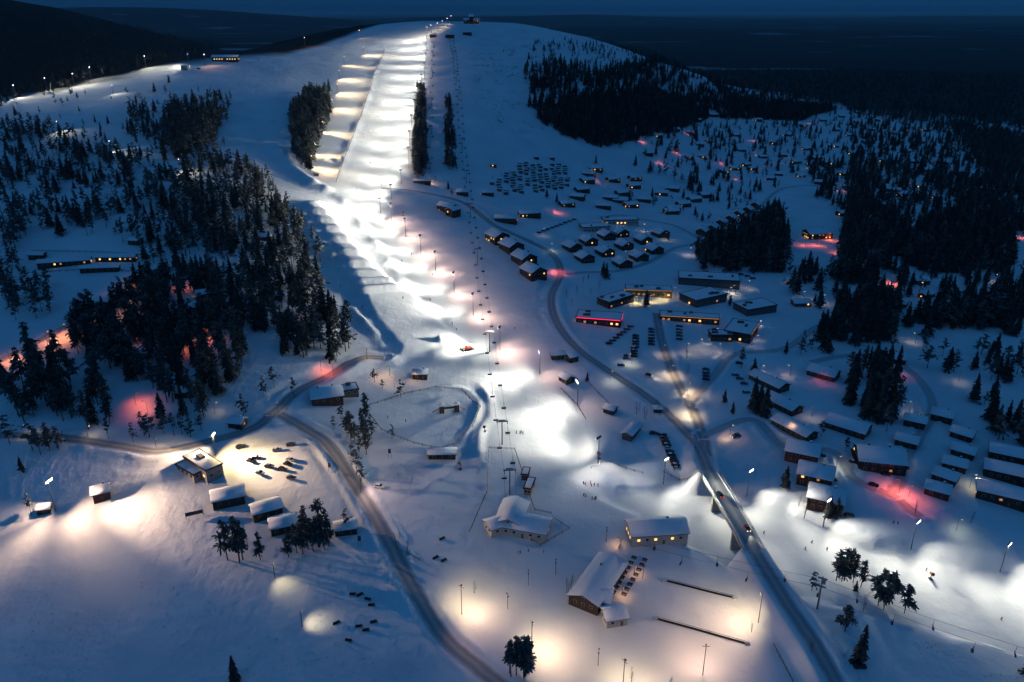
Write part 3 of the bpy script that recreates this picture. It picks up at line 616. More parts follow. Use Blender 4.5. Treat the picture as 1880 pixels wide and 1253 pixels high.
def plant():
    T = []   # x, y, z, height, kind index, variant, rot, width factor
    boff = np.array(KEEP_OFF) if KEEP_OFF else np.zeros((0,3))
    for poly, dens, (h0, h1), kw in FORESTS:
        wp = [P(*q) for q in poly]; xs, ys = [p.x for p in wp], [p.y for p in wp]
        dens *= 2.6 if poly[0][0] < 560 and poly[0][1] < 640 else 5.0 if poly[0] == (960,135) else 1.8
        x0, x1, y0, y1 = min(xs)-30, max(xs)+30, min(ys)-60, max(ys)+120
        n = int(min(40000, (x1-x0)*(y1-y0)*dens/100)); X, Y = RNG.uniform(x0, x1, n), RNG.uniform(y0, y1, n); Z = h(X, Y)
        cl = vnoise(X, Y, 28) + 0.6*vnoise(X+77, Y, 11); d = Y*math.cos(PITCH)-(Z-CAMH)*math.sin(PITCH)
        px, py = 940+FPX*X/d, 626+FPX*(-Y*math.sin(PITCH)-(Z-CAMH)*math.cos(PITCH))/d
        ok = inside(px, py, poly) & (cl > -0.42) & ~road_near(X, Y, 3)
        for k in range(len(boff)): ok &= np.hypot(X-boff[k,0], Y-boff[k,1]) > boff[k,2]
        for i in np.nonzero(ok)[0]:
            hh = RNG.uniform(h0, h1)*1.3*(0.55 if RNG.random() < 0.15 else 1.0); kd = RNG.choice(3, p=np.array(kw)/sum(kw))
            T.append((X[i], Y[i], Z[i], hh, kd, int(RNG.integers(0, 100)), RNG.uniform(0, 6.28), RNG.uniform(0.8, 1.25)))
    for px, py, hh, kd in SINGLES:
        p = P(px, py); T.append((p.x, p.y, p.z, hh, KINDS.index(kd), random.randrange(100), random.uniform(0, 6.28), random.uniform(0.9, 1.2)))
    T = np.array(T); d = np.sqrt(T[:,0]**2+T[:,1]**2+(CAMH-T[:,2])**2); size = T[:,3]/d
    vis = np.array([-20 < proj(t[0], t[1], t[2])[0] < 1900 and proj(t[0], t[1], t[2]+t[3])[1] < 1253 for t in T])
    order = np.argsort(-(size*vis)); own = order[:300]; rest = order[300:]
    names = {0: ('pine_tree', 'snow-dusted pine'), 1: ('pine_tree', 'broad-crowned dark pine'), 2: ('spruce_tree', 'narrow dark spruce')}
    for i in own:
        x, y, z, hh, kd, vr, rz, wf = T[i]; kd = int(kd); px, py = proj(x, y, z); nm, lk = names[kd]
        where = min(MARKS, key=lambda m: (m[0]-px)**2+1.6*(m[1]-py)**2)[2]; grp = 'trees '+where
        r = empty(nm, (x, y, z-0.1), rz, (hh*wf, hh*wf, hh)); sz = 'towering old ' if hh > 19.5 else 'shorter ' if hh < 13 else ''; tag(r, sz+lk+' '+where, 'tree', grp+' '+sz+nm)
        c, t = TREE[KINDS[kd]][int(vr) % 5]; link('crown', c, r); link('trunk', t, r)
    for far, part in ((False, [i for i in rest if size[i] > 0.0125 and vis[i]]), (True, None)):
        if far: part = [i for i in rest if not (size[i] > 0.0125 and vis[i])]
        V, F, MI, off = [], [], [], 0
        for i in part:
            x, y, z, hh, kd, vr, rz, wf = T[i]; k = KINDS[int(kd)]; tiny = size[i] < 0.0085
            v, f = (TINY if tiny else LOW)[k][int(vr) % 5]; q = wf*(1.55 if tiny else 1.4); ca, sa = math.cos(rz), math.sin(rz)
            V.append(np.c_[(v[:,0]*ca-v[:,1]*sa)*hh*q+x, (v[:,0]*sa+v[:,1]*ca)*hh*q+y, v[:,2]*hh+z]); F.append(f+off); off += len(v); MI.append(np.r_[np.full(len(f)-2, 1 if k == 'spruce' else 0), 2, 2])
        V = np.concatenate(V).astype(np.float32); F = np.concatenate(F).astype(np.int32); MI = np.concatenate(MI).astype(np.int32)
        me = bpy.data.meshes.new('woodland'); me.vertices.add(len(V)); me.vertices.foreach_set('co', V.ravel()); me.loops.add(F.size); me.loops.foreach_set('vertex_index', F.ravel())
        me.polygons.add(len(F)); me.polygons.foreach_set('loop_start', np.arange(0, F.size, 3, dtype=np.int32)); me.polygons.foreach_set('material_index', MI)
        for m in ('pine', 'spruce', 'bark'): me.materials.append(M[m])
        me.update(calc_edges=True)
        o = link('distant_woodland' if far else 'woodland', me)
        tag(o, 'far-off dark woods on the fell and behind the village' if far else 'smaller forest trees standing behind the nearest ones', 'woods', kind='stuff')
        print('trees', len(part), 'tris', len(F))
    for i, (px, py) in enumerate(BIRCHES):
        p = P(px, py); s = random.uniform(5, 9); r = empty('bare_birch', (p.x, p.y, p.z), random.uniform(0, 6), s); tag(r, 'thin leafless birch sapling growing out of the snow', 'tree', 'bare birches')
        link('stems', TREE['birch'][i % 4][1], r)
# ------------------------------------------------------------------ lamps
LENSM = {}
def head_mesh(k):
    if k not in LENSM:
        LENSM[k] = (MB().box((0,0,0), (0.5,0.72,0.9)).mesh('floodlight_housing', M['darksteel']), MB().box((0.30,0,-0.05), (0.14,0.66,0.8)).mesh('lens', M[k]))
    return LENSM[k]
POLEC = {}
def pole_mesh(hh, wood=False):
    k = (round(hh), wood)
    if k not in POLEC: POLEC[k] = MB().tube((0,0,-0.8), (0,0,round(hh)), 0.26 if not wood else 0.17, 0.15 if not wood else 0.12, 8).mesh('pole', M['wood'] if wood else M['steel'])
    return POLEC[k]
ARMM = MB().box((0,0,0), (0.15,2.6,0.15)).mesh('crossarm', M['steel'])
def spot(parent, loc, d, power, color, cone, blend, size=0.5):
    ld = bpy.data.lights.new('lamp_light', 'SPOT'); ld.energy = power; ld.color = color; ld.spot_size = math.radians(cone); ld.spot_blend = blend; ld.shadow_soft_size = size
    o = bpy.data.objects.new('lamp_light', ld); col.objects.link(o); o.parent = parent; o.location = loc
    o.rotation_euler = Vector(d).to_track_quat('-Z', 'Y').to_euler()
    return o
def flood(px, row, hh, aims, lens, label, group=None, size=1.0, name='floodlight_mast', wood=False):
    # aims: list of (dx, dy, power, colour, cone, blend): where on the ground each head points, in metres from the foot
    p = P(px, row); r = empty(name, (p.x, p.y, p.z)); tag(r, label, 'lamp post', group); hh = round(hh)
    KEEP_OFF.append((p.x, p.y, 4.0))
    link('pole', pole_mesh(hh, wood), r); ca = link('crossarm', ARMM, r, loc=(0,0,hh-0.1), rot=(0,0,math.atan2(aims[0][1], aims[0][0])))
    n = len(aims)
    for i, (dx, dy, pw, c, cone, bl) in enumerate(aims):
        a = math.atan2(aims[0][1], aims[0][0]); sd = (i-(n-1)/2)*0.8*size; ox, oy = -math.sin(a)*sd, math.cos(a)*sd
        hd, ln = head_mesh(lens); tilt = math.atan2(hh, math.hypot(dx, dy))*0.75
        q = link('floodlight', hd, r, loc=(ox+0.35*math.cos(a), oy+0.35*math.sin(a), hh+0.3), rot=(0, tilt, a), sc=(size,)*3); link('lens', ln, q)
        gx, gy = p.x+dx, p.y+dy; gz = float(h(gx, gy))
        spot(r, (ox+0.9*math.cos(a), oy+0.9*math.sin(a), hh+0.1), (gx-p.x, gy-p.y, gz-(p.z+hh)), pw, c, cone, bl)
    return r
STREETM = {}
def street_lamp(px, row, hh, power, color, lens, label, group, cone=150, blend=0.8, dirn=None):
    p = P(px, row); a = dirn if dirn is not None else random.uniform(0, 6.28); r = empty('street_lamp', (p.x, p.y, p.z), a); tag(r, label, 'street lamp', group)
    KEEP_OFF.append((p.x, p.y, 2.5)); k = (round(hh), lens)
    if k not in STREETM:
        z = round(hh); STREETM[k] = (MB().tube((0,0,-0.5),(0,0,z),0.11,0.07,6).mesh('pole', M['wood']), MB().tube((0,0,z-0.1),(1.3,0,z+0.15),0.05,0.05,5).mesh('arm', M['steel']),
            MB().box((1.5,0,z+0.15),(0.9,0.4,0.22)).mesh('lamp_head', M['darksteel']), MB().box((1.5,0,z+0.0),(0.75,0.34,0.10)).mesh('lens', M[lens]))
    po, ar, hd, ln = STREETM[k]; link('pole', po, r); link('arm', ar, r); q = link('lamp_head', hd, r); link('lens', ln, q)
    spot(r, (1.5,0,round(hh)-0.1), (0.12,0,-1), power, color, cone, blend, 0.25)
    return r
# ------------------------------------------------------------------ buildings
WIN_F = MB().box((0,0,0), (1,0.10,1)).mesh('window_frame', M['trim'])
PANE = {k: MB().box((0,-0.07,0), (0.82,0.06,0.82)).mesh('pane_'+k, M[m]) for k, m in (('dark','glass'),('lit','lit'),('dim','litdim'),('cool','litcool'))}
DOORM = MB().box((0,0,1.0), (1.0,0.12,2.0)).mesh('door', M['loggrey']); HANDLE = MB().box((0.35,-0.1,1.0), (0.08,0.08,0.25)).mesh('handle', M['steel'])
HC = {}
def house_meshes(L, W, H, wm, pitch, ov):
    k = (L, W, H, wm, pitch, ov)
    if k in HC: return HC[k]
    rise = W/2*pitch
    wall = MB().prism([(-W/2,-1.8),(W/2,-1.8),(W/2,H),(0,H+rise-0.05),(-W/2,H)], -L/2, L/2).mesh('wall', M[wm])
    def slabs(z0, th, o, oe):
        mb = MB()
        for s in (-1, 1):
            e = s*(W/2+o); ze = H-pitch*o
            pts = [(0, H+rise+z0), (e, ze+z0), (e, ze+z0+th), (0, H+rise+z0+th)]
            if s > 0: pts = pts[::-1]
            mb.prism(pts, -L/2-oe, L/2+oe)
        return mb
    roof = slabs(0.0, 0.22, ov, ov*0.9).mesh('roof', M['roofdark'])
    # snow load: rounded cushion with soft edges
    mb = MB(); n = 10; xs = [-L/2-ov*0.85, -L/2-ov*0.6, 0, L/2+ov*0.6, L/2+ov*0.85]; ths = [0.05, 0.42, 0.5, 0.42, 0.05]; vs, fs = [], []
    prof = [-1.0, -0.96, -0.7, -0.35, 0, 0.35, 0.7, 0.96, 1.0]; rng = random.Random(int(L*10+W))
    for x, t in zip(xs, ths):
        for q in prof:
            y = q*(W/2+ov*0.97); z = H+rise-pitch*abs(y)+0.23; e = 0.04 if abs(q) == 1.0 else 1.0
            vs.append((x, y, z + t*e*rng.uniform(0.85, 1.15)))
    m = len(prof)
    for i in range(len(xs)-1):
        for j in range(m-1): a = i*m+j; fs.append((a, a+m, a+m+1, a+1))
    sn = mb.add(vs, fs).mesh('roof_snow', M['roof_snow']); sn.polygons.foreach_set('use_smooth', [True]*len(fs))
    HC[k] = (wall, roof, sn, rise); return HC[k]
CHIM = MB().box((0,0,0.5), (0.8,0.8,2.2)).mesh('chimney', M['brick']); CHCAP = MB().box((0,0,1.75), (0.95,0.95,0.35), taper=0.7).mesh('chimney_snow', M['roof_snow'])
def window(parent, loc, rz, w, hh, kind):
    f = link('window', WIN_F, parent, loc=loc, rot=(0,0,rz), sc=(w,1,hh)); link('pane', PANE[kind], f); return f
def house(px, row, L, W, H, rot, label, cat='house', group=None, wm='log', lit=0.2, litk=('lit','dim'), detail=2, pitch=0.42, ov=0.8, chim=1, name='house', z=None, seed=0, balcony=False):
    p = P(px, row); r = empty(name, (p.x, p.y, p.z + 0.1), math.radians(rot)); tag(r, label, cat, group); rng = random.Random(int(px*13+row))
    KEEP_OFF.append((p.x, p.y, max(L, W)*0.62+2))
    wall, roof, sn, rise = house_meshes(L, W, H, wm, pitch, ov)
    link('wall', wall, r); rf = link('roof', roof, r); link('roof_snow', sn, rf)
    if detail == 0:
        for s in (-1, 1):
            if rng.random() < lit*2.5: link('window', PANE['lit' if rng.random() < 0.6 else 'dim'], r, loc=(s*(L/2+0.02), rng.uniform(-W/4, W/4), H*0.55), rot=(0,0,s*math.pi/2), sc=(1.4,1,1.2))
            if rng.random() < lit*2.5: link('window', PANE['lit' if rng.random() < 0.6 else 'dim'], r, loc=(rng.uniform(-L/3, L/3), s*(W/2+0.02), H*0.55), rot=(0,0,0 if s < 0 else math.pi), sc=(1.4,1,1.2))
        return r
    for i in range(chim):
        c = link('chimney', CHIM, rf, loc=(L*(0.2 if i == 0 else -0.25), W*0.12, H+rise-0.5)); c.scale = (1,1,1)
        q = link('chimney_snow', CHCAP, rf, loc=(L*(0.2 if i == 0 else -0.25), W*0.12, H+rise-0.5))
    pick = lambda: (litk[0] if rng.random() < 0.55 else litk[1]) if rng.random() < lit else 'dark'
    st = max(1, int(H/2.7))
    for s in (-1, 1):
        for k in range(st):
            zc = 1.5+2.7*k if st > 1 else H*0.52
            n = max(1, int(W/3.2))
            for i in range(n): window(r, (s*(L/2+0.04), (i-(n-1)/2)*W/n*0.8, zc), s*math.pi/2, 1.3, 1.3, pick())
            n = max(1, int(L/3.6))
            for i in range(n):
                x = (i-(n-1)/2)*L/n*0.9
                if k == 0 and i == n//2 and s < 0: d = link('door', DOORM, r, loc=(x, s*(W/2+0.06), 0)); link('handle', HANDLE, d)
                else: window(r, (x, s*(W/2+0.04), zc), 0 if s < 0 else math.pi, 1.4, 1.25, pick())
        if rise > 2.2: window(r, (s*(L/2+0.04), 0, H+rise*0.35), s*math.pi/2, 1.1, 1.0, pick())
    if balcony:
        for s in (-1, 1):
            mb = MB().box((s*(L/2+0.7), 0, 2.75), (1.4, W*0.9, 0.18))
            for y in np.linspace(-W*0.44, W*0.44, 9): mb.box((s*(L/2+1.35), y, 3.25), (0.1, 0.1, 1.0))
            mb.box((s*(L/2+1.35), 0, 3.75), (0.12, W*0.9, 0.12)); link('balcony', mb.mesh('balcony', M[wm]), r)
    return r
def hall(px, row, L, W, H, rot, label, cat='building', wm='loggrey', lit=0.3, litk=('lit','dim'), group=None, band=None, units=3, name='flat_roofed_building'):
    # flat-roofed block with parapet, snow cushion, roof units and a row of windows
    p = P(px, row); r = empty(name, (p.x, p.y, p.z+0.1), math.radians(rot)); tag(r, label, cat, group); rng = random.Random(int(px+row*7))
    KEEP_OFF.append((p.x, p.y, max(L, W)*0.6+2))
    link('wall', MB().box((0,0,H/2-0.9), (L,W,H+1.8)).mesh('wall', M[wm]), r)
    rm = MB()
    for s in (-1, 1): rm.box((0, s*(W/2+0.15), H-0.05), (L+0.9, 0.45, 0.7)); rm.box((s*(L/2+0.15), 0, H-0.052), (0.45, W-0.2, 0.69))
    rf = link('roof', rm.mesh('roof', M['roofdark']), r)
    nx, ny = 8, 6; vs = [((i/(nx-1)-.5)*(L-0.2), (j/(ny-1)-.5)*(W-0.2), H+0.05+(0.12 if i in (0,nx-1) or j in (0,ny-1) else 0.5)*rng.uniform(0.7,1.2)) for i in range(nx) for j in range(ny)]
    fs = [(i*ny+j, (i+1)*ny+j, (i+1)*ny+j+1, i*ny+j+1) for i in range(nx-1) for j in range(ny-1)]; me = MB().add(vs, fs).mesh('roof_snow', M['roof_snow']); me.polygons.foreach_set('use_smooth', [True]*len(fs)); link('roof_snow', me, rf)
    for i in range(units): link('roof_unit', MB().box((0,0,0.9), (rng.uniform(1.5,4),rng.uniform(1.2,2.5),1.2)).mesh('roof_unit', M['loggrey']), rf, loc=(rng.uniform(-L*.4, L*.4), rng.uniform(-W*.35, W*.35), H))
    pick = lambda: (litk[0] if rng.random() < 0.6 else litk[1]) if rng.random() < lit else 'dark'
    for s in (-1, 1):
        n = max(2, int(L/3.5))
        for k in range(max(1, int(H/3.4))):
            for i in range(n): window(r, ((i-(n-1)/2)*L/n*0.96, s*(W/2+0.04), 1.6+3.2*k), 0 if s < 0 else math.pi, 1.8, 1.5, pick())
            m = max(2, int(W/4))
            for i in range(m): window(r, (s*(L/2+0.04), (i-(m-1)/2)*W/m*0.95, 1.6+3.2*k), s*math.pi/2, 1.6, 1.5, pick())
    if band:
        for s in (-1,):
            link('light_strip', MB().box((0, s*(W/2+0.45), H-0.1), (L*0.98, 0.14, 0.3)).mesh('light_strip', M[band]), r); link('light_strip', MB().box((L/2+0.45, 0, H-0.1), (0.14, W*0.96, 0.3)).mesh('light_strip', M[band]), r)
    return r
# ------------------------------------------------------------------ vehicles
def car_meshes(c):
    prof = [(-2.2,0.35),(2.2,0.35),(2.28,0.75),(2.1,0.95),(1.05,1.02),(-1.95,1.05),(-2.25,0.9)]
    cab = [(1.0,1.0),(0.35,1.5),(-1.45,1.52),(-1.95,1.03)]
    b = MB(); b.prism(prof, -0.88, 0.88, along='y')
    g = MB(); n = len(cab); g.add([(x, -0.80, z) for x, z in cab]+[(x, 0.80, z) for x, z in cab], [(0,1,2,3),(7,6,5,4),(0,4,5,1),(1,5,6,2),(2,6,7,3)])
    rf = MB().box((-0.55,0,1.55), (1.7,1.45,0.08)).mesh('roof_panel', M['car_'+c])
    sn = MB().box((-0.55,0,1.66), (1.75,1.48,0.16), taper=0.9).mesh('snow_cover', M['roof_snow'])
    return b.mesh('body', M['car_'+c]), g.mesh('windows', M['glass']), rf, sn
CARM = {c: car_meshes(c) for c in ('black','silver','white','red','blue','grey')}
WHEEL = MB().tube((0,-0.11,0.33), (0,0.11,0.33), 0.33, n=10).mesh('tyre', M['tyre']); RIM = MB().tube((0,-0.12,0.33), (0,0.12,0.33), 0.19, n=8).mesh('rim', M['steel'])
LAMP_B = {k: MB().box((0,0,0), (0.08,0.36,0.18)).mesh('lamp_'+k, M[k]) for k in ('head','headoff','tail','tailoff')}
def car(px, row, rot, c, label, group, detail=True, lights=False, snow=False, van=False):
    p = P(px, row) if not isinstance(px, Vector) else px; r = empty('parked_car' if not lights else 'car', (p.x, p.y, p.z+0.08), math.radians(rot)); tag(r, label, 'van' if van else 'car', group)
    if isinstance(row, float) or isinstance(px, (int, float)): KEEP_OFF.append((p.x, p.y, 3.5))
    if van: r.scale = (1.15, 1.1, 1.35)
    b, g, rf, sn = CARM[c]; link('body', b, r); link('windows', g, r); link('roof_panel', rf, r)
    if snow: link('snow_cover', sn, r)
    if detail:
        for x in (-1.35, 1.38):
            for y in (-0.80, 0.80): w = link('wheel', WHEEL, r, loc=(x,y,0)); link('rim', RIM, w)
    if detail or lights:
        for y in (-0.62, 0.62):
            link('headlight', LAMP_B['head' if lights else 'headoff'], r, loc=(2.25,y,0.72)); link('tail_light', LAMP_B['tail' if lights else 'tailoff'], r, loc=(-2.24,y,0.82))
    return r
# ------------------------------------------------------------------ lift
TWC = {}
def lift_tower(px, row, hh, rz, label, group, arm=5.0):
    p = P(px, row); r = empty('chairlift_tower', (p.x, p.y, p.z), rz); tag(r, label, 'lift tower', group); k = (round(hh), arm); KEEP_OFF.append((p.x, p.y, 4))
    if k not in TWC:
        z = round(hh); s = MB()
        for y in (-arm/2, arm/2):
            s.box((0, y, z-0.35), (3.4, 0.3, 0.3))
            for x in (-1.4,-0.7,0,0.7,1.4): s.tube((x,y-0.1,z-0.55),(x,y+0.1,z-0.55),0.22,n=8)
        TWC[k] = (MB().tube((0,0,-1),(0,0,z),0.38,0.24,8).mesh('mast', M['steel']), MB().box((0,0,z),(0.4,arm+0.8,0.45)).box((0,0,z+0.6),(0.15,arm*0.6,0.15)).mesh('crossarm', M['steel']), s.mesh('sheave_train', M['darksteel']), MB().box((0.5,0,z+0.3),(1.6,arm*0.7,0.08)).mesh('work_platform', M['steel']))
    a, b, c, d = TWC[k]; link('mast', a, r); link('crossarm', b, r); link('sheave_train', c, r); link('work_platform', d, r)
    return r, round(hh)-0.5
def chair_parts():
    hang = MB().tube((0,0,0),(0,0,-2.6),0.05,n=5).tube((0,-1.1,-2.6),(0,1.1,-2.6),0.05,n=5)
    for y in (-1.1, 1.1): hang.tube((0,y,-2.6),(0.1,y,-3.8),0.04,n=4)
    return hang.mesh('hanger', M['darksteel']), MB().box((0.30,0,-3.85),(0.55,2.3,0.12)).mesh('seat', M['seat']), MB().box((0.0,0,-3.45),(0.10,2.3,0.75)).mesh('backrest', M['seat']), MB().tube((0.65,-1.0,-4.3),(0.65,1.0,-4.3),0.04,n=4).tube((0.6,0,-3.8),(0.65,0,-4.3),0.03,n=4).mesh('footrest', M['darksteel'])
CHM = chair_parts()
def lift_chair(loc, rz, label, group):
    r = empty('lift_chair', loc, rz); tag(r, label, 'lift chair', group)
    for n, m in zip(('hanger','seat','backrest','footrest'), CHM): link(n, m, r)
def cable(pts, name, label, rad=0.05):
    mb = MB()
    for a, b in zip(pts[:-1], pts[1:]):
        a, b = Vector(a), Vector(b); k = max(2, int((b-a).length/25)); prev = a
        for i in range(1, k+1):
            t = i/k; q = a.lerp(b, t); q.z -= (b-a).length*0.014*4*t*(1-t); mb.tube(prev, q, rad, n=3); prev = q.copy()
    tag(link(name, mb.mesh(name, M['darksteel'])), label, 'cable', 'lift cables')
def lift_line(tow, hh, arm, label, group, chairs, chlabel, chgroup, skip=()):
    W = [P(*t) for t in tow]; tops = {1: [], -1: []}
    for i, w in enumerate(W):
        a, b = W[max(0,i-1)], W[min(len(W)-1,i+1)]; rz = math.atan2(b.y-a.y, b.x-a.x)
        if i not in skip: lift_tower(*tow[i], hh, rz, label, group, arm)
        for s in (1, -1): tops[s].append(Vector((w.x - math.sin(rz)*s*arm/2, w.y + math.cos(rz)*s*arm/2, w.z+(round(hh)-0.8 if i not in skip else 4.5))))
    for s in (1, -1):
        cable(tops[s], 'haul_rope', ('uphill' if s > 0 else 'downhill')+' haul rope of '+chgroup)
        pts = tops[s]; acc = chairs*0.5 if s > 0 else 0.0
        for a, b in zip(pts[:-1], pts[1:]):
            L = (b-a).length; rz = math.atan2(b.y-a.y, b.x-a.x)
            while acc < L:
                t = acc/L; q = a.lerp(b, t); q.z -= L*0.014*4*t*(1-t); lift_chair(q, rz+(0 if s > 0 else math.pi), chlabel, chgroup+' chairs'); acc += chairs
            acc -= L
# ------------------------------------------------------------------ people, machines, fences
def person_mesh(pose, jk, tr):
    J = {'ski': dict(pel=(0,0,.85), ch=(.08,0,1.25), nk=(.12,0,1.45), hd=(.15,0,1.62), kn=.12, an=-.02, el=(.12,.30,1.1), ha=(.38,.28,.95)),
         'stand': dict(pel=(0,0,.92), ch=(0,0,1.3), nk=(0,0,1.5), hd=(.02,0,1.66), kn=.03, an=0, el=(-.03,.28,1.1), ha=(.12,.27,.92)),
         'sit': dict(pel=(0,0,.45), ch=(-.05,0,.9), nk=(-.03,0,1.1), hd=(0,0,1.27), kn=.42, an=.45, el=(.05,.27,.7), ha=(.3,.2,.62))}[pose]
    V = [J['pel'], J['ch'], J['nk'], J['hd'], (J['hd'][0]+.01,0,J['hd'][2]+.13)]; R = [.16,.19,.075,.115,.085]; E = [(0,1),(1,2),(2,3),(3,4)]
    for s in (-1, 1):
        b = len(V); kz = .45 if pose == 'sit' else .46
        V += [(J['pel'][0], s*.11, J['pel'][2]-.08), (J['kn'], s*.13, kz), (J['an'], s*.13, .1 if pose != 'sit' else .0), (J['an']+.18, s*.14, .06 if pose != 'sit' else -.03)]; R += [.13,.085,.075,.065]; E += [(0,b),(b,b+1),(b+1,b+2),(b+2,b+3)]
        c = len(V); V += [(J['ch'][0], s*.22, J['ch'][2]+.10), (J['el'][0], s*J['el'][1], J['el'][2]), (J['ha'][0], s*J['ha'][1], J['ha'][2])]; R += [.085,.065,.05]; E += [(1,c),(c,c+1),(c+1,c+2)]
    me = bpy.data.meshes.new('figure'); me.from_pydata(V, E, []); o = bpy.data.objects.new('figure', me); col.objects.link(o)
    o.modifiers.new('s', 'SKIN'); sv = me.skin_vertices[0].data
    for i, r in enumerate(R): sv[i].radius = (r, r)
    sv[0].use_root = True; o.modifiers.new('u', 'SUBSURF').levels = 1
    dg = bpy.context.evaluated_depsgraph_get(); m2 = bpy.data.meshes.new_from_object(o.evaluated_get(dg)); bpy.data.objects.remove(o)
    m2.name = 'body'; m2.materials.clear()
    for m in (jk, tr, 'skin', 'cloth_black'): m2.materials.append(M[m])
    hz = J['hd'][2]; wz = J['pel'][2]+.05
    for p in m2.polygons:
        c = p.center; p.use_smooth = True
        p.material_index = 3 if c.z > hz+.03 else 2 if c.z > hz-.1 and c.x > J['hd'][0] else 3 if c.z > J['nk'][2] else 0 if c.z > wz or abs(c.y) > .22 and c.z > .8 else 1
    return m2
FIG = {(ps, j): person_mesh(ps, 'cloth_'+j, 'cloth_'+t) for ps, j, t in (('ski','red','black'),('ski','navy','black'),('ski','black','grey'),('stand','black','navy'),('stand','green','black'),('stand','red','grey'))}
SKI = MB().box((0.1,0,0.02),(1.7,0.10,0.03)).add([(0.95,-.05,.005),(0.95,.05,.005),(1.12,.05,.12),(1.12,-.05,.12)],[(0,1,2,3)]).mesh('ski', M['cloth_red']); SPOLE = MB().tube((0.38,0,0.98),(0.15,0.05,0.0),0.02,n=4).mesh('ski_pole', M['darksteel'])
def person(px, row, rz, pose, jk, label, group, skis=True):
    p = P(px, row); r = empty('person', (p.x, p.y, p.z+0.03), rz); tag(r, label, 'person', group); link('body', FIG[(pose, jk)], r)
    if skis:
        for s in (-1, 1): link('ski', SKI, r, loc=(0,s*.13,0)); link('ski_pole', SPOLE, r, loc=(0,s*.28,0))
FPOST = MB().box((0,0,0.6),(0.16,0.16,1.6)).mesh('fence_post', M['wood'])
def fence(pxl, label, hh=1.3, step=4.0, group=None):
    W = PL(pxl); o = empty('fence', tuple(W[0])); tag(o, label, 'fence', group); mb = MB(); pts = []
    for a, b in zip(W[:-1], W[1:]):
        k = max(1, int((b-a).length/step)); pts += [a.lerp(b, i/k) for i in range(k)]
    pts.append(W[-1])
    for p in pts: p.z = float(h(p.x, p.y))
    for a, b in zip(pts[:-1], pts[1:]):
        for z in (0.5, 0.85, 1.2): mb.box((0,0,0),(0,0,0)) if False else mb.tube(a-W[0]+Vector((0,0,z)), b-W[0]+Vector((0,0,z)), 0.06, n=4)
    link('rail', mb.mesh('rail', M['wood']), o)
    for p in pts[:290]: link('fence_post', FPOST, o, loc=tuple(p-W[0]))
def snowcat(px, row, rot):
    p = P(px, row); r = empty('snow_groomer', (p.x,p.y,p.z), math.radians(rot)); tag(r, 'piste groomer with work lights on, parked at the lip of the snow park', 'snow groomer')
    for s in (-1, 1): link('track', MB().prism([(-2.6,0.25),(-2.2,0),(2.2,0),(2.6,0.3),(2.2,1.0),(-2.2,1.0)], s*1.15, s*2.1, along='y').mesh('track', M['tyre']), r)
    link('chassis', MB().box((-0.6,0,1.2),(4.2,2.2,0.7)).mesh('chassis', M['car_red']), r); link('cab', MB().box((0.9,0,2.2),(1.8,2.0,1.5),taper=0.85).mesh('cab', M['car_red']), r); link('cab_window', MB().box((1.72,0,2.3),(0.2,1.6,0.8)).mesh('cab_window', M['cabinglow']), r)
    link('blade', MB().box((3.4,0,0.7),(0.3,4.6,1.2)).mesh('blade', M['darksteel']), r); link('tiller', MB().box((-3.5,0,0.4),(1.0,4.6,0.6)).mesh('tiller', M['darksteel']), r)
    for x, y, z in ((1.5,-.8,3.05),(1.5,.8,3.05),(-.1,-.8,3.05),(-.1,.8,3.05),(2.4,-1,1.4),(2.4,1,1.4)): link('work_light', MB().box((x,y,z),(0.3,0.4,0.3)).mesh('work_light', M['cabinglow']), r)
    spot(r, (2.6,0,2.8), (1,0,-0.25), 2500, (1,0.8,0.5), 90, 0.5); spot(r, (-0.6,0,3.0), (-1,0,-0.4), 1500, (1,0.8,0.5), 100, 0.5)
def snow_gun(px, row, rz, label, tall=2.5):
    p = P(px, row); r = empty('snow_gun', (p.x,p.y,p.z), rz); tag(r, label, 'snow gun', 'snow guns')
    link('stand', MB().tube((0,0,-.3),(0,0,tall),0.14,n=6).box((0,0,0.15),(1.8,1.4,0.25)).mesh('stand', M['darksteel']), r); link('barrel', MB().tube((-0.7,0,tall+0.1),(0.9,0,tall+0.6),0.55,0.65,10).mesh('barrel', M['orange']), r); link('fan_ring', MB().tube((0.9,0,tall+0.6),(1.1,0,tall+0.67),0.72,n=10).mesh('fan_ring', M['darksteel']), r)
def snowmobile(px, row, rz, label, group):
    p = P(px, row); r = empty('snowmobile', (p.x,p.y,p.z), rz); tag(r, label, 'snowmobile', group)
    link('body', MB().prism([(-1.2,0.35),(1.1,0.35),(1.4,0.6),(0.8,0.95),(0.2,0.8),(-1.2,0.75)], -0.4, 0.4, along='y').mesh('body', M['car_black']), r); link('windscreen', MB().box((0.75,0,1.15),(0.08,0.6,0.4)).mesh('windscreen', M['glass']), r); link('seat', MB().box((-0.5,0,0.85),(1.3,0.45,0.2)).mesh('seat', M['seat']), r)
    link('track', MB().box((-0.4,0,0.2),(1.9,0.5,0.36)).mesh('track', M['tyre']), r)
    for s in (-1, 1): link('ski', MB().box((1.2,s*.5,0.06),(1.1,0.14,0.05)).tube((1.1,s*.5,0.08),(0.9,s*.3,0.5),0.04,n=4).mesh('ski', M['darksteel']), r)
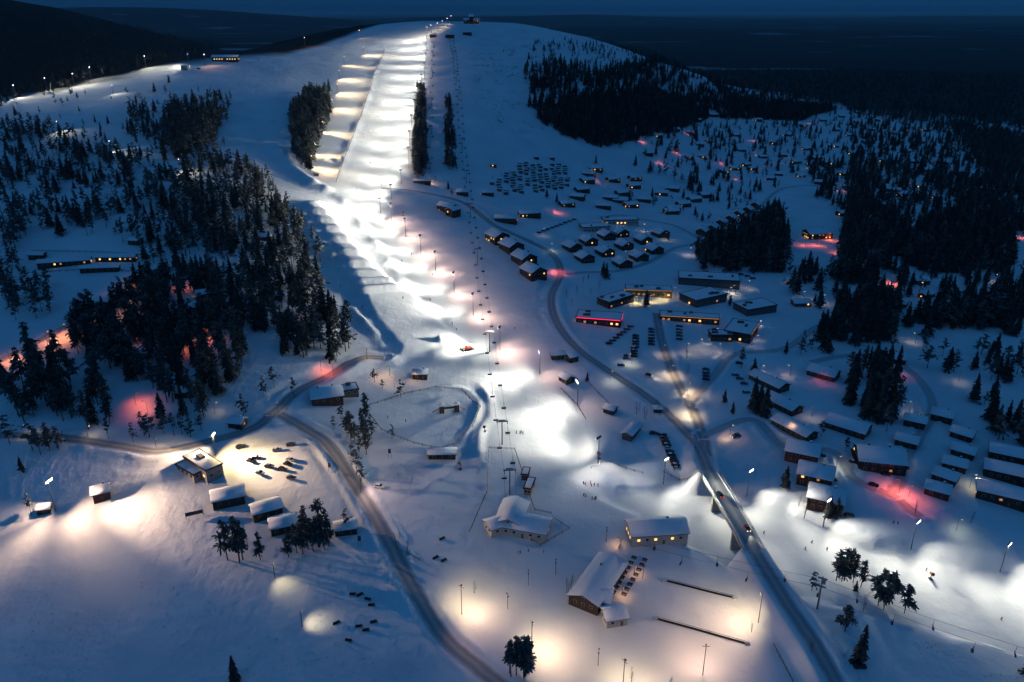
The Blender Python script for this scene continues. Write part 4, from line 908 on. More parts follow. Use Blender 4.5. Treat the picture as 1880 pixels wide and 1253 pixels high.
CVB = MB().prism([(-2.6,0.5),(2.6,0.5),(2.75,1.4),(2.4,2.5),(-2.4,2.5),(-2.75,1.4)], -1.15, 1.15, along='y').mesh('body', M['whitepaint']); CVS = MB().box((0,0,2.72),(4.8,2.3,0.45),taper=0.85).mesh('snow_cap', M['roof_snow']); CVA = MB().prism([(-2.2,-0.3),(2.2,-0.3),(2.2,2.2),(-2.2,2.35)], -2.4, -1.15, along='y').mesh('awning_tent', M['loggrey']); CVW = MB().box((0,1.17,1.7),(2.2,0.08,0.6)).mesh('window', M['glass'])
def caravan(x, y, rz, label, group):
    r = empty('caravan', (x, y, float(h(x, y))-0.1), rz); tag(r, label, 'caravan', group); KEEP_OFF.append((x, y, 3)); link('body', CVB, r); link('snow_cap', CVS, r); link('awning_tent', CVA, r); link('window', CVW, r)
# ================================================================== the place
WHITE, CREAM, WARM, AMBER, RED = (1.0,0.95,0.78), (1.0,0.74,0.42), (1.0,0.72,0.38), (1.0,0.50,0.20), (1.0,0.15,0.10)
SPILL = (1.0,0.64,0.48)  # extra outward head added to each mast for warm light behind it
# ---- floodlights of the main slope (right-hand edge)
G = 'floodlights along the main slope'
def slope_lamps(spots, hh, near, far, spill, labs, grp=G):
    for i, (px, row) in enumerate(spots):
        A = [(near[0],near[1]+near[3],near[2],WHITE,130,1.0), (near[0],near[1]-near[3],near[2],WHITE,130,1.0), (far[0],far[1],far[2],WHITE,80,1.0)] + ([(26,-4,spill,SPILL,150,1.0)] if spill else [])
        flood(px, row, hh, A, 'lens_w', labs if isinstance(labs, str) else labs[i], grp if isinstance(labs, str) else None, 1.15)
slope_lamps([(785,74),(784,92),(783,108),(782,126),(780,146),(775,168),(768,192),(762,216),(757,246),(753,276),(751,308)], 20, (-28,-4,50000,28), (-80,-10,185000), 9000, 'lit floodlight mast on the edge of the steep upper ski slope')
slope_lamps([(737,338),(719,366),(699,392)], 13, (-28,-8,38000,22), (-62,-12,170000), 6000, 'slim floodlight mast standing on the open upper piste')
slope_lamps([(719,406),(745,435),(773,467),(800,498),(834,538),(869,579),(918,643)], 15, (-30,-6,27000,16), (-66,-12,200000), 60000, 'tall floodlight mast between the snow park and the chairlift')
slope_lamps([(991,687)], 14, (-22,-14,18000,12), (-50,-30,120000), 20000, ['floodlight mast beside the small lift hut below the slope'])
slope_lamps([(1060,743)], 14, (-22,-20,20000,14), (-45,-44,130000), 8000, ['floodlight mast at the snow fence above the wide piste bend'])
flood(1098, 851, 14, [(-24,22,22000,WHITE,130,0.8), (4,-26,26000,WHITE,130,0.8), (50,-20,80000,WHITE,70,1.0), (-45,30,70000,WHITE,70,1.0)], 'lens_w', 'twin-headed floodlight mast on the snow mound mid-piste', None, 1.15)
for (px, row), lab in zip([(1218,889),(1371,911),(1511,967),(1672,1008),(1836,1050)], ['beside the parked column of cars','just beyond the road bridge','beside the lowest red-brown house','below the pink-lit yard','on the open bank past the terraces']):
    flood(px, row, 14, [(18,-22,24000,WHITE,108,0.7), (-20,-32,14000,WHITE,100,0.9), (46,-46,85000,WHITE,52,1.0)], 'lens_w', 'floodlight mast above the lower piste, '+lab, None, 1.15)
# ---- warm lamps along the left edge of the steep slope
for px, row in [(668,101),(632,120),(623,146),(620,172),(610,201),(593,243),(579,283),(573,308)]:
    flood(px, row, 11, [(14,-5,20000,WARM,130,0.7), (40,-8,60000,WARM,80,1.0)], 'lens_y', 'warm slope lamp by the narrow run along the forest strip', 'warm lamps of the narrow run', 0.6, 'slope_lamp', True)
flood(583, 322, 8, [(12,-3,2500,AMBER,130,0.7)], 'lens_o', 'amber lamp beside the little hut at the foot of the narrow run', None, 0.6, 'slope_lamp', True)
# ---- ridge on the left and the summit
for px, row, ax, ay, pw, c in [(29,180,18,-14,16000,WHITE),(86,166,18,-16,22000,WHITE),(137,158,18,-16,26000,WHITE),(168,145,18,-18,26000,WHITE),(268,124,16,-18,30000,WHITE),(348,121,-20,-14,30000,WHITE),(377,121,14,-8,3500,AMBER)]:
    flood(px, row, 14, [(ax,ay,pw*2.2,c,130,0.6)], 'lens_w', 'floodlight mast on the crest of the long left ridge', 'ridge floodlights')
for px, row in [(560,84),(660,70)]: flood(px, row, 12, [(14,-14,4500,AMBER,130,0.8)], 'lens_o', 'amber lamp on the bare snow shoulder below the summit', 'amber ridge lamps', 1.2)
for px, row in [(829,44),(822,49),(813,54),(804,58),(792,62),(840,37)]: flood(px, row, 13, [(-14,-12,9000,CREAM,130,0.7)], 'lens_w', 'lamp on the lane between the slope top and the summit lodge', 'summit lamps')
for px, row, ax, ay, pw in [(107,241,12,-8,6000),(208,172,10,-8,3500),(203,278,22,-8,9000),(330,312,16,-6,7000)]: flood(px, row, 9, [(ax,ay,pw*1.5,(1.0,0.95,0.72),130,0.9)], 'lens_w', 'small lamp lighting a snow track across the upper left hillside', 'hillside track lamps', 0.6)
# ---- nursery run and car park on the left, lamp pools in the foreground
NURS = (1.0,0.66,0.44)
flood(102, 938, 15, [(34,-6,52000,NURS,104,0.9), (72,-4,330000,NURS,54,1.0), (14,-30,34000,NURS,100,0.9), (-22,-20,70000,NURS,96,0.9)], 'lens_w', 'lone floodlight mast with a violet-white lamp above the lamp-lit nursery run', None, 1.2)
flood(396, 836, 11, [(22,-4,46000,(1.0,0.70,0.30),134,0.9), (52,-10,150000,(1.0,0.66,0.40),80,1.0), (-26,-14,46000,(1.0,0.70,0.42),125,0.9), (-60,-14,330000,(1.0,0.66,0.42),54,1.0)], 'lens_y', 'lamp on the roof of the drag-lift station lighting the car park', None, 0.7)
for px, row, ax, ay, pw, lab in [(848,1128,4,6,9000,'yellow-lit lamp pole between the valley road and the drag lift'),(976,1197,6,2,9000,'yellow-lit lamp pole beside the clump of tall pines'),(1143,1268,3,2,8000,'lamp pole at the lower edge of the nursery slope'),(1392,1143,-10,3,10000,'lamp pole between the magic carpet and the road')]:
    flood(px, row, 13, [(ax,ay,pw*1.15,CREAM,140,0.9), (ax*5,-14,pw*1.3,(1.0,0.62,0.42),150,1.0)], 'lens_y', lab, None, 0.6, 'lamp_pole', True)
flood(1290, 1240, 13, [(0,8,9000,(1.0,0.64,0.42),155,1.0)], 'lens_y', 'lamp pole on the lower nursery slope', None, 0.6, 'lamp_pole', True)
flood(505, 1062, 7, [(4,-3,2600,(1.0,0.80,0.42),84,1.0)], 'lens_y', 'short lamp with an oval pool of light below the pines', None, 0.4, 'track_lamp', True)
flood(555, 1151, 7, [(4,2,2600,(1.0,0.80,0.48),84,1.0)], 'lens_y', 'short lamp with an oval pool of light near the parked snowmobiles', None, 0.4, 'track_lamp', True)
flood(663, 906, 9, [(8,-2,4200,(1.0,0.66,0.55),120,0.9)], 'lens_y', 'street lamp shining on the white van beside the valley road', None, 0.4, 'lamp_pole', True)
# ---- street lamps: lane on the left, village
for px, row in [(20,668),(88,634),(128,618),(190,585),(245,540),(262,520)]: street_lamp(px, row, 8, 4200, (1.0,0.30,0.10), 'lens_o', 'orange street lamp on the lane through the left forest', 'orange lane lamps')
for px, row, pw in [(250,744,1500),(272,760,1100),(590,682,1700),(612,690,900),(350,640,1500),(372,625,1200),(340,530,700),(255,640,500),(525,590,300)]: street_lamp(px, row, 7, pw*1.7, (1.0,0.18,0.08), 'lens_r', 'red-glowing lamp beneath the pines left of the slope', 'red forest lamps')
for px, row, pw, c, l in [(674,660,700,AMBER,'lens_o'),(716,690,700,AMBER,'lens_o'),(692,694,700,AMBER,'lens_o'),(766,700,600,AMBER,'lens_o'),(724,712,300,CREAM,'lens_y'),(45,800,350,CREAM,'lens_y'),(162,803,400,CREAM,'lens_y'),(287,822,350,CREAM,'lens_y'),(511,760,300,CREAM,'lens_y'),(395,760,250,CREAM,'lens_y'),(785,337,3000,AMBER,'lens_o')]:
    street_lamp(px, row, 6, pw, c, l, 'small yard lamp with a warm pool at the edge of the snow', 'yard lamps')
REDV = [(1024,392,1700),(1022,500,2600),(1092,332,1100),(1230,232,1500),(1262,246,1300),(1180,262,1200),(1245,282,1300),(1210,300,1200),(1320,300,1600),(1355,262,1500),(1383,258,1300),(1390,285,1200),(1350,330,1300),(1405,312,1100),(1440,300,1100),(1490,228,1200),(1540,350,1100),(1566,338,1200),(1668,340,1300),(1640,520,1500),(1642,522,1200),(1520,440,2600),(1500,450,2200),(1478,452,1800),(1535,465,1800),(1640,692,1000),(1650,905,3400),(1668,912,2400),(1875,438,1800),(1300,215,900),(1660,345,800),(1510,700,500),(1760,590,600)]
for i, (px, row, pw) in enumerate(REDV): street_lamp(px, row, 7, pw*1.5, RED, 'lens_r', 'red-tinted street lamp casting a pink pool in the village', 'red village lamps')
for px, row, pw, c in [(1238,690,3600,WARM),(1262,722,4200,WARM),(1268,768,4200,WARM),(1220,650,900,WARM),(1150,475,200,WARM),(1290,640,700,CREAM),(1325,650,800,CREAM),(1260,648,600,CREAM),(1395,690,500,CREAM),(1450,690,450,CREAM),(1490,765,450,CREAM),(1535,862,900,(1,0.9,0.55)),(1760,700,350,CREAM),(1660,850,200,CREAM),(1780,895,800,(1,0.9,0.6)),(1755,975,700,(0.9,0.95,0.6)),(1240,545,500,CREAM),(1185,425,400,CREAM),(1000,432,250,CREAM),(1010,462,500,(0.9,0.95,0.6)),(1350,540,700,CREAM),(1328,520,500,WARM),(1338,545,500,WARM),(1472,552,700,CREAM),(1510,556,400,CREAM),(1372,532,500,CREAM),(1670,760,300,CREAM),(1585,205,700,CREAM),(1670,218,700,CREAM),(1480,310,500,CREAM),(1620,310,400,CREAM),(1160,668,1200,(1,0.9,0.6)),(1120,700,900,(1,0.9,0.6)),(1340,800,700,AMBER),(1445,795,400,AMBER),(1830,520,500,CREAM),(1680,630,400,CREAM),(1270,470,900,(1,0.75,0.7)),(1220,440,500,WARM)]:
    street_lamp(px, row, 7, pw, c, 'lens_y', 'pale street lamp on the snowy village lanes', 'pale village lamps')
# ---- buildings beside the slope
for i, (px, row) in enumerate([(913,443),(939,461),(962,483),(979,508)]):
    house(px, row, 17, 14, 6.2, -58, ['large dark chalet with lit gable, uppermost of the four beside the piste','large dark chalet second down the row beside the piste','large dark chalet third down the row beside the piste','large dark chalet lowest of the four beside the piste'][i], lit=[0.5,0.12,0.12,0.06][i], balcony=True, name='chalet', pitch=0.5)
house(822, 388, 17, 10, 5.5, -38, 'snow-roofed slope restaurant with terrace on the edge of the upper piste', 'restaurant', wm='logred', lit=0.1, name='slope_restaurant', balcony=True)
house(832, 396, 10, 9, 6.0, 52, 'gabled wing of the slope restaurant', 'restaurant wing', wm='logred', lit=0.1, name='restaurant_wing', balcony=True)
house(849, 357, 11, 8, 3.2, 0, 'low dark hut under snow beside the upper lift tower', 'hut', lit=0.1, name='hut')
house(895, 358, 12, 6, 3.0, 5, 'low service building with a small light near the caravan field', 'hut', lit=0.4, name='service_hut')
house(775, 337, 16, 4, 3.0, 0, 'long dark shed under the orange lamp at the drag-lift foot', 'shed', lit=0.0, chim=0, name='shed')
house(581, 322, 4, 3.5, 2.4, 20, 'tiny dark hut at the foot of the narrow run', 'hut', lit=0.0, chim=0, detail=0, name='hut')
house(905, 306, 7, 4, 2.6, 10, 'small dark hut above the left corner of the caravan field', 'hut', detail=0, lit=0.2, name='hut')
house(985, 292, 5, 3, 2.5, 0, 'small box-like hut above the caravan field', 'hut', group='huts above caravans', detail=0, lit=0, name='hut'); house(1014, 293, 5, 3, 2.5, 0, 'small box-like hut above the caravan field', 'hut', group='huts above caravans', detail=0, lit=0, name='hut')
house(929, 407, 20, 9, 4.2, -4, 'long cabin with lit windows above the chalet road', lit=0.5, name='cabin'); house(972, 398, 20, 8, 4.2, 14, 'long cabin with brightly lit front beside the chalet road', lit=0.55, name='cabin')
hall(1091, 422, 26, 14, 4.5, 12, 'low pale hall with plain white roof among the cottages', wm='pale', lit=0.1, units=1); hall(1138, 409, 34, 14, 4.5, 4, 'long pale hall with lights behind the cottage rows', wm='pale', lit=0.25, units=1)
# ---- cottages in rows
for _q, (px, row) in enumerate([(1050,458),(1080,447),(1113,437),(1138,432),(1073,478),(1110,467),(1145,455),(1180,445),(1142,488),(1172,476),(1200,463),(1212,433)]):
    house(px, row, 13, 12, 4.0, -62+random.uniform(-4,4), 'dark cottage with broad snowy roof in the '+['back','middle','front'][min(2,_q//4)]+' one of the three tidy rows', group='row cottages '+str(min(2,_q//4)), lit=0.16, name='cottage', pitch=0.5)
for px, row in [(1095,313),(1081,323),(1078,335),(1125,333),(1165,330),(1068,352),(1163,345),(1060,365),(1142,358),(1040,378),(1122,367),(1214,358),(1235,350),(1108,382),(1158,380),(1182,370),(1140,372),(1232,392)]:
    house(px, row, 15, 9, 3.6, random.choice([-20,-10,10,25]), 'low cottage with snow-laden roof in the upper cottage field', group='upper cottages', lit=0.22, detail=1, name='cottage')
for px, row in [(1235,388),(1254,379),(1274,370),(1294,362)]: house(px, row, 15, 9, 4.0, 25, 'linked row house on the rise above the cottages', group='upper row houses', lit=0.2, name='row_house')
for px, row in [(1289,430),(1308,424),(1324,414),(1341,406),(1355,397),(1372,390),(1387,381)]: house(px, row, 12, 9, 4.2, 60, 'dark stepped row house beside the lower lane', group='stepped row houses', wm='logred', lit=0.02, name='row_house', pitch=0.6)
VMARK = [(1260,230,'below the wooded flank of the fell'),(1200,280,'at the upper end of the pink-lit lanes'),(1300,280,'among the pink lamp pools'),(1400,300,'beside the scattered pines of the far village'),(1500,215,'on the far edge of the village'),(1600,215,'by the pale lamp on the far village edge'),(1560,265,'in the middle of the far village'),(1640,270,'along the far eastern lane'),(1540,330,'above the lit lodge'),(1640,365,'behind the lodge wood'),(1720,330,'near the eastern tree belt'),(1810,350,'in the eastern clearing'),(1740,560,'above the long dark wood'),(1600,520,'in the wood behind the hotels'),(1460,540,'beside the hotel quarter'),(1850,480,'by the far right lane')]
FAR = [(1280,222),(1310,213),(1240,240),(1265,246),(1208,252),(1285,268),(1300,262),(1350,250),(1390,222),(1360,278),(1190,285),(1265,292),(1290,290),(1370,305),(1440,287),(1462,300),(1330,318),(1350,312),(1380,312),(1445,250),(1470,212),(1500,205),(1510,222),(1545,215),(1575,208),(1600,240),(1620,252),(1560,250),(1590,262),(1640,246),(1530,270),(1565,283),(1600,285),(1625,297),(1480,275),(1500,292),(1520,302),(1545,322),(1580,325),(1430,322),(1415,330),(1470,325),(1505,338),(1555,345),(1650,262),(1665,280),(1680,300),(1700,315),(1620,345),(1640,352),(1655,360),(1690,345),(1605,372),(1630,380),(1785,330),(1800,350),(1825,355),(1545,395),(1720,365),(1750,385),(1590,405),(1475,232),(1420,265),(1400,290),(1535,240),(1700,240),(1740,560),(1855,535),(1700,545),(1650,560),(1690,520),(1580,500),(1455,520),(1470,560),(1840,470),(1660,240),(1690,262),(1730,300),(1760,318),(1575,225),(1612,222)]
for px, row in FAR: house(px, row, random.choice([11,13,16]), random.choice([7,8]), random.choice([2.8,3.4]), random.uniform(-40,40), ('long' if px % 3 == 0 else 'small')+' snow-roofed cabin '+min(VMARK, key=lambda m: (m[0]-px)**2+(1.8*(m[1]-row))**2)[2], group='far village cabins', lit=0.22, detail=0, name='cabin', wm=random.choice(['log','logred','loggrey']))
# ---- hotel quarter
hall(1300, 520, 46, 18, 6.0, -10, 'large flat-roofed sports hall with two orange wall lamps', wm='loggrey', lit=0.15)
hall(1130, 556, 26, 12, 5.0, 40, 'angled hotel wing in front of the glowing courtyard', 'hotel', wm='log', lit=0.15, name='hotel'); hall(1190, 540, 34, 11, 5.0, -6, 'hotel wing whose lit arcade glows over the courtyard', 'hotel', wm='ochre', lit=0.6, litk=('lit','dim'), band='litdim', name='hotel')
hall(1100, 590, 30, 14, 4.5, -12, 'shop building outlined with red neon strips', 'shop', wm='log', lit=0.5, band='neon_r', name='shop_building')
hall(1265, 588, 40, 9, 4.0, -10, 'low hotel front with a row of orange lights along the eaves', 'hotel', wm='log', lit=0.45, band='litdim', name='hotel')
hall(1290, 552, 30, 18, 5.5, 30, 'stepped flat-roofed hotel block behind the orange-lit front', 'hotel', lit=0.12, name='hotel'); hall(1385, 570, 26, 16, 5.0, 24, 'low flat-roofed annex with walled yard', 'building', lit=0.05, name='annex')
hall(1360, 615, 24, 17, 6.0, 62, 'broad conference building with lamps round its eaves', 'building', wm='log', lit=0.2, band='litdim', name='conference_building'); hall(1322, 622, 14, 9, 4.5, 0, 'entrance block with a lit doorway beside the conference building', 'building', wm='log', lit=0.3, name='entrance_block')
house(1500, 436, 24, 14, 5.5, 10, 'lodge wrapped in orange and red lights in the dark wood', 'lodge', lit=0.8, name='lodge')
# ---- houses of the right-hand village
for px, row, L, W, rot, lit, lab in [(1411,706,22,9,-58,0.0,'long low house, topmost of the diagonal row by the pines'),(1433,746,22,9,-58,0.0,'long low house, second in the diagonal row by the pines'),(1457,792,22,9,-58,0.02,'long low house, third in the diagonal row by the pines'),(1511,690,16,11,-40,0.0,'single house with wide snowy roof above the diagonal row'),(1556,788,20,12,-40,0.0,'long house with plain roof beside the broad pine'),(1472,840,15,12,-25,0.05,'two-storey red-brown house, upper of the three above the piste bank'),(1495,882,15,12,-25,0.12,'two-storey red-brown house, middle of the three above the piste bank'),(1515,925,15,12,-25,0.05,'two-storey red-brown house, lower of the three above the piste bank'),(1612,852,21,16,-12,0.35,'large guest house with lit balcony windows and many chimneys'),(1632,662,17,10,-15,0.02,'house by itself at the edge of the dark spruce wood')]:
    house(px, row, L, W, 5.4 if 'two-storey' in lab or 'guest' in lab else 3.4, rot, lab, lit=lit, wm='logred' if 'red-brown' in lab else 'log', name='house', chim=2 if 'guest' in lab else 1, balcony='guest' in lab)
for px, row, lab in [(1679,778,'small cabin between the guest house and the tall spruces'),(1729,768,'small cabin across the lane, half hidden by a tree'),(1664,815,'small cabin directly behind the guest house'),(1720,905,'small cabin first in the row up from the pink lamp'),(1735,881,'small cabin second in the row up from the pink lamp'),(1751,858,'small cabin third in the row up from the pink lamp'),(1768,834,'small cabin fourth in the row up from the pink lamp'),(1766,802,'small cabin last in the row up from the pink lamp')]: house(px, row, 10, 8, 3.2, -35+random.uniform(-9,9), lab, lit=0.05, name='cabin')
for px, row, lab in [(1869,848,'end-terrace row house under deep snow, farthest back of three'),(1861,880,'row house with one lit lamp, middle of three terraces'),(1850,920,'long terrace with many dark windows beside the snowfield')]: house(px, row, 26, 10, 5.0, -28, lab, lit=0.08, name='terrace_house')
# ---- base area
house(1023, 657, 8, 5, 3.0, 10, 'small hut with snowy roof beside the drag-lift wheel', 'hut', lit=0, chim=0, name='lift_hut'); house(1040, 700, 7, 6, 3.0, -55, 'small dark hut above the floodlit bend', 'hut', lit=0, chim=0, name='hut'); house(1050, 662, 6, 5, 3.5, 30, 'drive hut of the drag lift with a bull wheel', 'hut', lit=0, chim=0, name='drive_hut')
house(1120, 756, 6, 5, 2.6, -30, 'little hut at the lower end of the snow fence', 'hut', lit=0, chim=0, name='hut'); house(1159, 798, 12, 5, 3.0, 58, 'long round-roofed store hut between the piste and the car park', 'hut', lit=0, chim=0, wm='loggrey', name='store_hut'); house(1207, 756, 4, 3, 2.5, 0, 'tiny kiosk beside the road', 'kiosk', lit=0, chim=0, detail=0, name='kiosk')
house(1204, 985, 24, 11, 5.2, 6, 'pale restaurant with a row of lit windows beside the floodlit piste', 'restaurant', wm='pale', lit=0.75, litk=('lit','lit'), name='restaurant', pitch=0.5, chim=1)
house(940, 956, 17, 11, 4.4, 78, 'upper wing of the three-winged lift station', 'lift station', wm='pale', lit=0.0, chim=0, name='lift_station'); house(965, 974, 20, 11, 4.2, -16, 'front wing of the three-winged lift station with an open terrace', 'lift station', wm='pale', lit=0.15, chim=0, name='lift_station'); house(915, 972, 10, 7, 4.0, 28, 'short side wing of the lift station with an orange door lamp', 'lift station', wm='pale', lit=0.4, chim=0, name='lift_station')
house(1098, 1078, 28, 12, 4.0, 60, 'long restaurant with two roof slopes beside a terrace of dark tables', 'restaurant', lit=0.15, name='long_restaurant', pitch=0.38); house(1098, 1104, 10, 8, 3.6, -14, 'low end wing of the long restaurant', 'restaurant wing', lit=0.2, chim=0, name='restaurant_wing')
house(1127, 1138, 8, 7, 3.6, 12, 'snow-heaped kiosk below the long restaurant', 'kiosk', wm='pale', lit=0.0, chim=0, name='kiosk')
hall(972, 898, 9, 3.2, 3.2, 76, 'ochre ticket container beside the piste', 'container', wm='ochre', lit=0.2, units=0, name='ticket_container'); hall(965, 875, 6, 3, 3.0, 80, 'small dark container above the ticket container', 'container', wm='log', lit=0.0, units=0, name='container')
house(812, 838, 13, 5, 2.6, 2, 'long open shelter with flat snow roof below the play area', 'shelter', wm='log', lit=0, chim=0, pitch=0.15, name='shelter')
house(772, 692, 8, 6, 3.2, 0, 'little house with chimney beside the snow park', 'hut', lit=0.25, name='hut')
house(600, 733, 16, 12, 4.0, 18, 'rambling lodge with smoke-blackened chimneys beside the access road', 'lodge', lit=0.05, name='lodge', chim=2); hall(632, 722, 14, 8, 3.2, 22, 'walled terrace block attached to the rambling lodge', 'building', lit=0.1, units=2, name='terrace_block')
house(437, 781, 7, 6, 2.8, -10, 'small cabin with one light beside the access road', 'cabin', lit=0.4, name='cabin')
house(188, 912, 6.5, 6, 3.8, 25, 'small two-level chalet standing alone in the light of the nursery run', 'chalet', wm='logred', lit=0.6, litk=('cool','dim'), name='race_chalet', pitch=0.6); house(83, 938, 5, 4, 2.2, 15, 'tiny dark shed beside the lone pine', 'shed', lit=0, chim=0, detail=1, name='shed')
hall(375, 862, 19, 8, 5.0, -40, 'concrete drag-lift station with a long snow-covered ramp', 'lift station', wm='concrete', lit=0.1, units=1, name='drag_lift_station'); hall(352, 868, 14, 6, 3.0, -38, 'low snow-covered ramp deck of the drag-lift station', 'ramp', wm='concrete', lit=0, units=0, name='ramp_deck')
house(420, 918, 13, 9, 3.6, 22, 'dark shed nearest the drag-lift station', 'shed', lit=0, chim=0, name='shed'); house(490, 941, 12, 8, 3.4, 28, 'dark shed in the middle between car park and pines', 'shed', lit=0, chim=0, name='shed'); house(522, 968, 11, 8, 3.2, 20, 'dark shed with a single wall lamp', 'shed', lit=0.15, chim=0, name='shed'); house(635, 974, 9, 6, 2.8, 14, 'half-hidden shed behind a pine beside the valley road', 'shed', lit=0, chim=0, name='shed')
for px, row, L, W, rot, lit, lab in [(120,486,32,6,14,0.3,'long stable with lit end in the fenced forest clearing'),(215,478,26,5,2,0.7,'long low barn with a row of lamps in the forest clearing'),(185,498,24,4,6,0.0,'narrow roof shelter below the barns in the clearing'),(70,474,10,5,0,0.0,'small dark barn at the end of the clearing'),(250,447,8,6,-10,0.1,'hut at the upper corner of the clearing'),(375,545,9,7,20,0.4,'forest cabin with a lit window beyond the red lamps'),(360,568,12,8,30,0.0,'dark forest cabin hidden among pines'),(488,440,10,6,0,0.0,'low hut between the forest and the snow park'),(505,547,9,6,0,0.0,'small hut under the tall pines by the park'),(190,560,12,7,20,0.0,'dark building beside the orange-lit lane'),(262,652,10,7,0,0.1,'cabin in the red-lit wood'),(340,725,9,6,10,0.0,'small cabin near the pink clearing')]:
    house(px, row, L, W, 3.0, rot, lab, 'barn' if 'barn' in lab or 'stable' in lab else 'hut', lit=lit, name='barn' if 'barn' in lab or 'stable' in lab else 'forest_hut', chim=0, detail=1)
house(415, 112, 34, 10, 5.0, 2, 'ridge lift station with a row of lit windows', 'lift station', lit=0.9, litk=('lit','cool'), name='lift_station', chim=0); house(340, 128, 8, 6, 5.0, 0, 'white box-shaped building beside the ridge floodlight', 'building', wm='pale', lit=0, chim=0, name='white_box_hut')
house(803, 36, 26, 10, 5.0, 0, 'summit restaurant with lit windows', 'restaurant', lit=0.5, name='summit_restaurant', chim=0); house(866, 43, 28, 12, 6.0, 0, 'summit lodge with a look-out turret', 'lodge', lit=0.5, name='summit_lodge'); house(866, 43.5, 8, 8, 12, 0, 'look-out turret of the summit lodge', 'turret', lit=0.3, name='lookout_turret', pitch=0.8)
house(858, 64, 14, 7, 4.0, 0, 'dark hut at the top of the chairlift', 'hut', lit=0, name='top_station'); house(795, 68, 10, 6, 4.0, 0, 'dark top hut of the drag lift', 'hut', lit=0, name='top_hut'); house(826, 69, 14, 7, 4.5, 0, 'chairlift unloading station under the summit', 'lift station', lit=0.1, name='unloading_station')
# ---- caravans
_c = [P(*q) for q in [(903,338),(950,300),(1045,303),(1050,345),(930,362)]]; _cx = [c.x for c in _c]; _cy = [c.y for c in _c]; _k = 0
for yy in np.arange(min(_cy), max(_cy), 7.6):
    for xx in np.arange(min(_cx), max(_cx), 7.4):
        x, y = xx+random.uniform(-1,1), yy+random.uniform(-1.2,1.2); q = proj(x, y, float(h(x, y)))
        if inside(np.array(q[0]), np.array(q[1]), [(903,338),(950,300),(1045,303),(1050,345),(930,362)]) and random.random() < 0.82: caravan(x, y, random.uniform(-.3,.3), 'white caravan with snowy roof and dark awning on the winter campground', 'campground caravans'); _k += 1
print('caravans', _k)
# ---- cars
LOT = [(442,822,30,'black'),(509,828,15,'silver'),(534,818,20,'grey'),(461,848,-25,'black'),(471,842,15,'silver'),(495,858,-10,'grey'),(519,863,-15,'black'),(529,854,-25,'black'),(534,846,-20,'silver'),(478,870,-25,'silver'),(535,879,-12,'grey')]
for px, row, rt, c in LOT: car(px, row, rt, c, c+' car parked in the lamp-lit gravel lot above the sheds', 'lit lot '+c+' cars')
ROWS = [[(1118+i*6.6, 632-i*5.2, 10) for i in range(7)], [(1140,672,0),(1150,660,0)], [(1167,618+i*5.2,-5) for i in range(5)], [(1164,641+i*5,-5) for i in range(4)], [(1196,606+i*5.5,-12) for i in range(6)], [(1247,600+i*6,-10) for i in range(5)], [(1296,680+i*6,-10) for i in range(4)], [(1350,690,-8),(1358,697,-8),(1366,706,-8),(1370,722,0)], [(990+i*8, 428-i*3, 25) for i in range(9)], [(1357,668,0),(1360,505,0),(1372,508,0),(1382,512,0)]]
for rw in ROWS:
    for px, row, rt in rw: car(px, row, rt+random.uniform(-5,5), random.choice(['black','grey','blue','black']), 'dark car in the unlit village parking rows', 'village parking cars', detail=False, snow=random.random() < 0.5)
for i in range(11): car(1216+i*2.7, 800+i*6.2, -6+random.uniform(-5,5), ['black','grey','red','black','white','blue'][i % 6], 'car in the tight parked column between the road and the piste', 'parked column cars', snow=i % 3 == 0)
for px, row, rt, lab in [(1507,838,-10,'car beside the upper red-brown house'),(1527,882,-5,'car beside the middle red-brown house'),(1558,948,5,'dark car on its own at the bottom of the house yard'),(1625,872,-20,'van-like car in front of the guest house'),(1603,892,-25,'car on the yard before the guest house'),(1567,850,-25,'snowed-in car in the open yard'),(1200,797,-5,'dark car alone beside the parked column'),(1570,1218,0,'dark car below the single spruce'),(1578,1226,0,'second dark car below the single spruce'),(365,127,0,'dark snow vehicle beside the white box hut')]: car(px, row, rt, 'black', lab, None, snow='snowed' in lab)
car(697, 896, -12, 'white', 'white van caught in the pinkish street light', None, van=True)
_b = ROADS['main_road'][0]; _i = BR0+5; _dir = math.degrees(math.atan2(_b[_i+1][1]-_b[_i][1], _b[_i+1][0]-_b[_i][0]))
def on_road(i, side, c, flip, lab):
    a, b = np.array(_b[i]), np.array(_b[i+1]); t = (b-a)[:2]/np.linalg.norm((b-a)[:2]); q = Vector((a[0]-t[1]*side, a[1]+t[0]*side, a[2]+0.12)); ang = math.degrees(math.atan2(t[1], t[0]))
    r = car(q, None, ang+(180 if flip else 0), c, lab, None, lights=True); spot(r, (2.4,0,0.8), (1,0,-0.13), 1200, (1,0.88,0.6), 60, 0.7, 0.2); return r
on_road(BR0+4, -1.6, 'black', True, 'black car with lit lamps driving on the bridge')
on_road(BR1-3, 1.6, 'red', False, 'red car with tail lights driving down off the bridge')
for px, row, rt in [(1150,656,-70),(1191,690,-40)]: r_ = car(px, row, rt, 'black', 'car with its lights on moving through the village car park', 'moving village cars', lights=True); spot(r_, (2.4,0,0.8), (1,0,-0.15), 900, (1,0.85,0.6), 70, 0.7, 0.2)
r_ = car(1351, 803, 200, 'blue', 'minibus with lit lamps beside the road junction', None, lights=True, van=True); spot(r_, (2.4,0,0.9), (1,0,-0.15), 1200, (1,0.6,0.25), 80, 0.7, 0.2)
for px, row, pw in [(1172,556,2200),(1196,553,2600),(1216,549,2200)]: street_lamp(px, row, 5, pw, (1.0,0.72,0.25), 'lens_y', 'golden lamp added for the glow of the hotel courtyard', 'courtyard lamps')  # street lamps added to give the courtyard its yellow glow
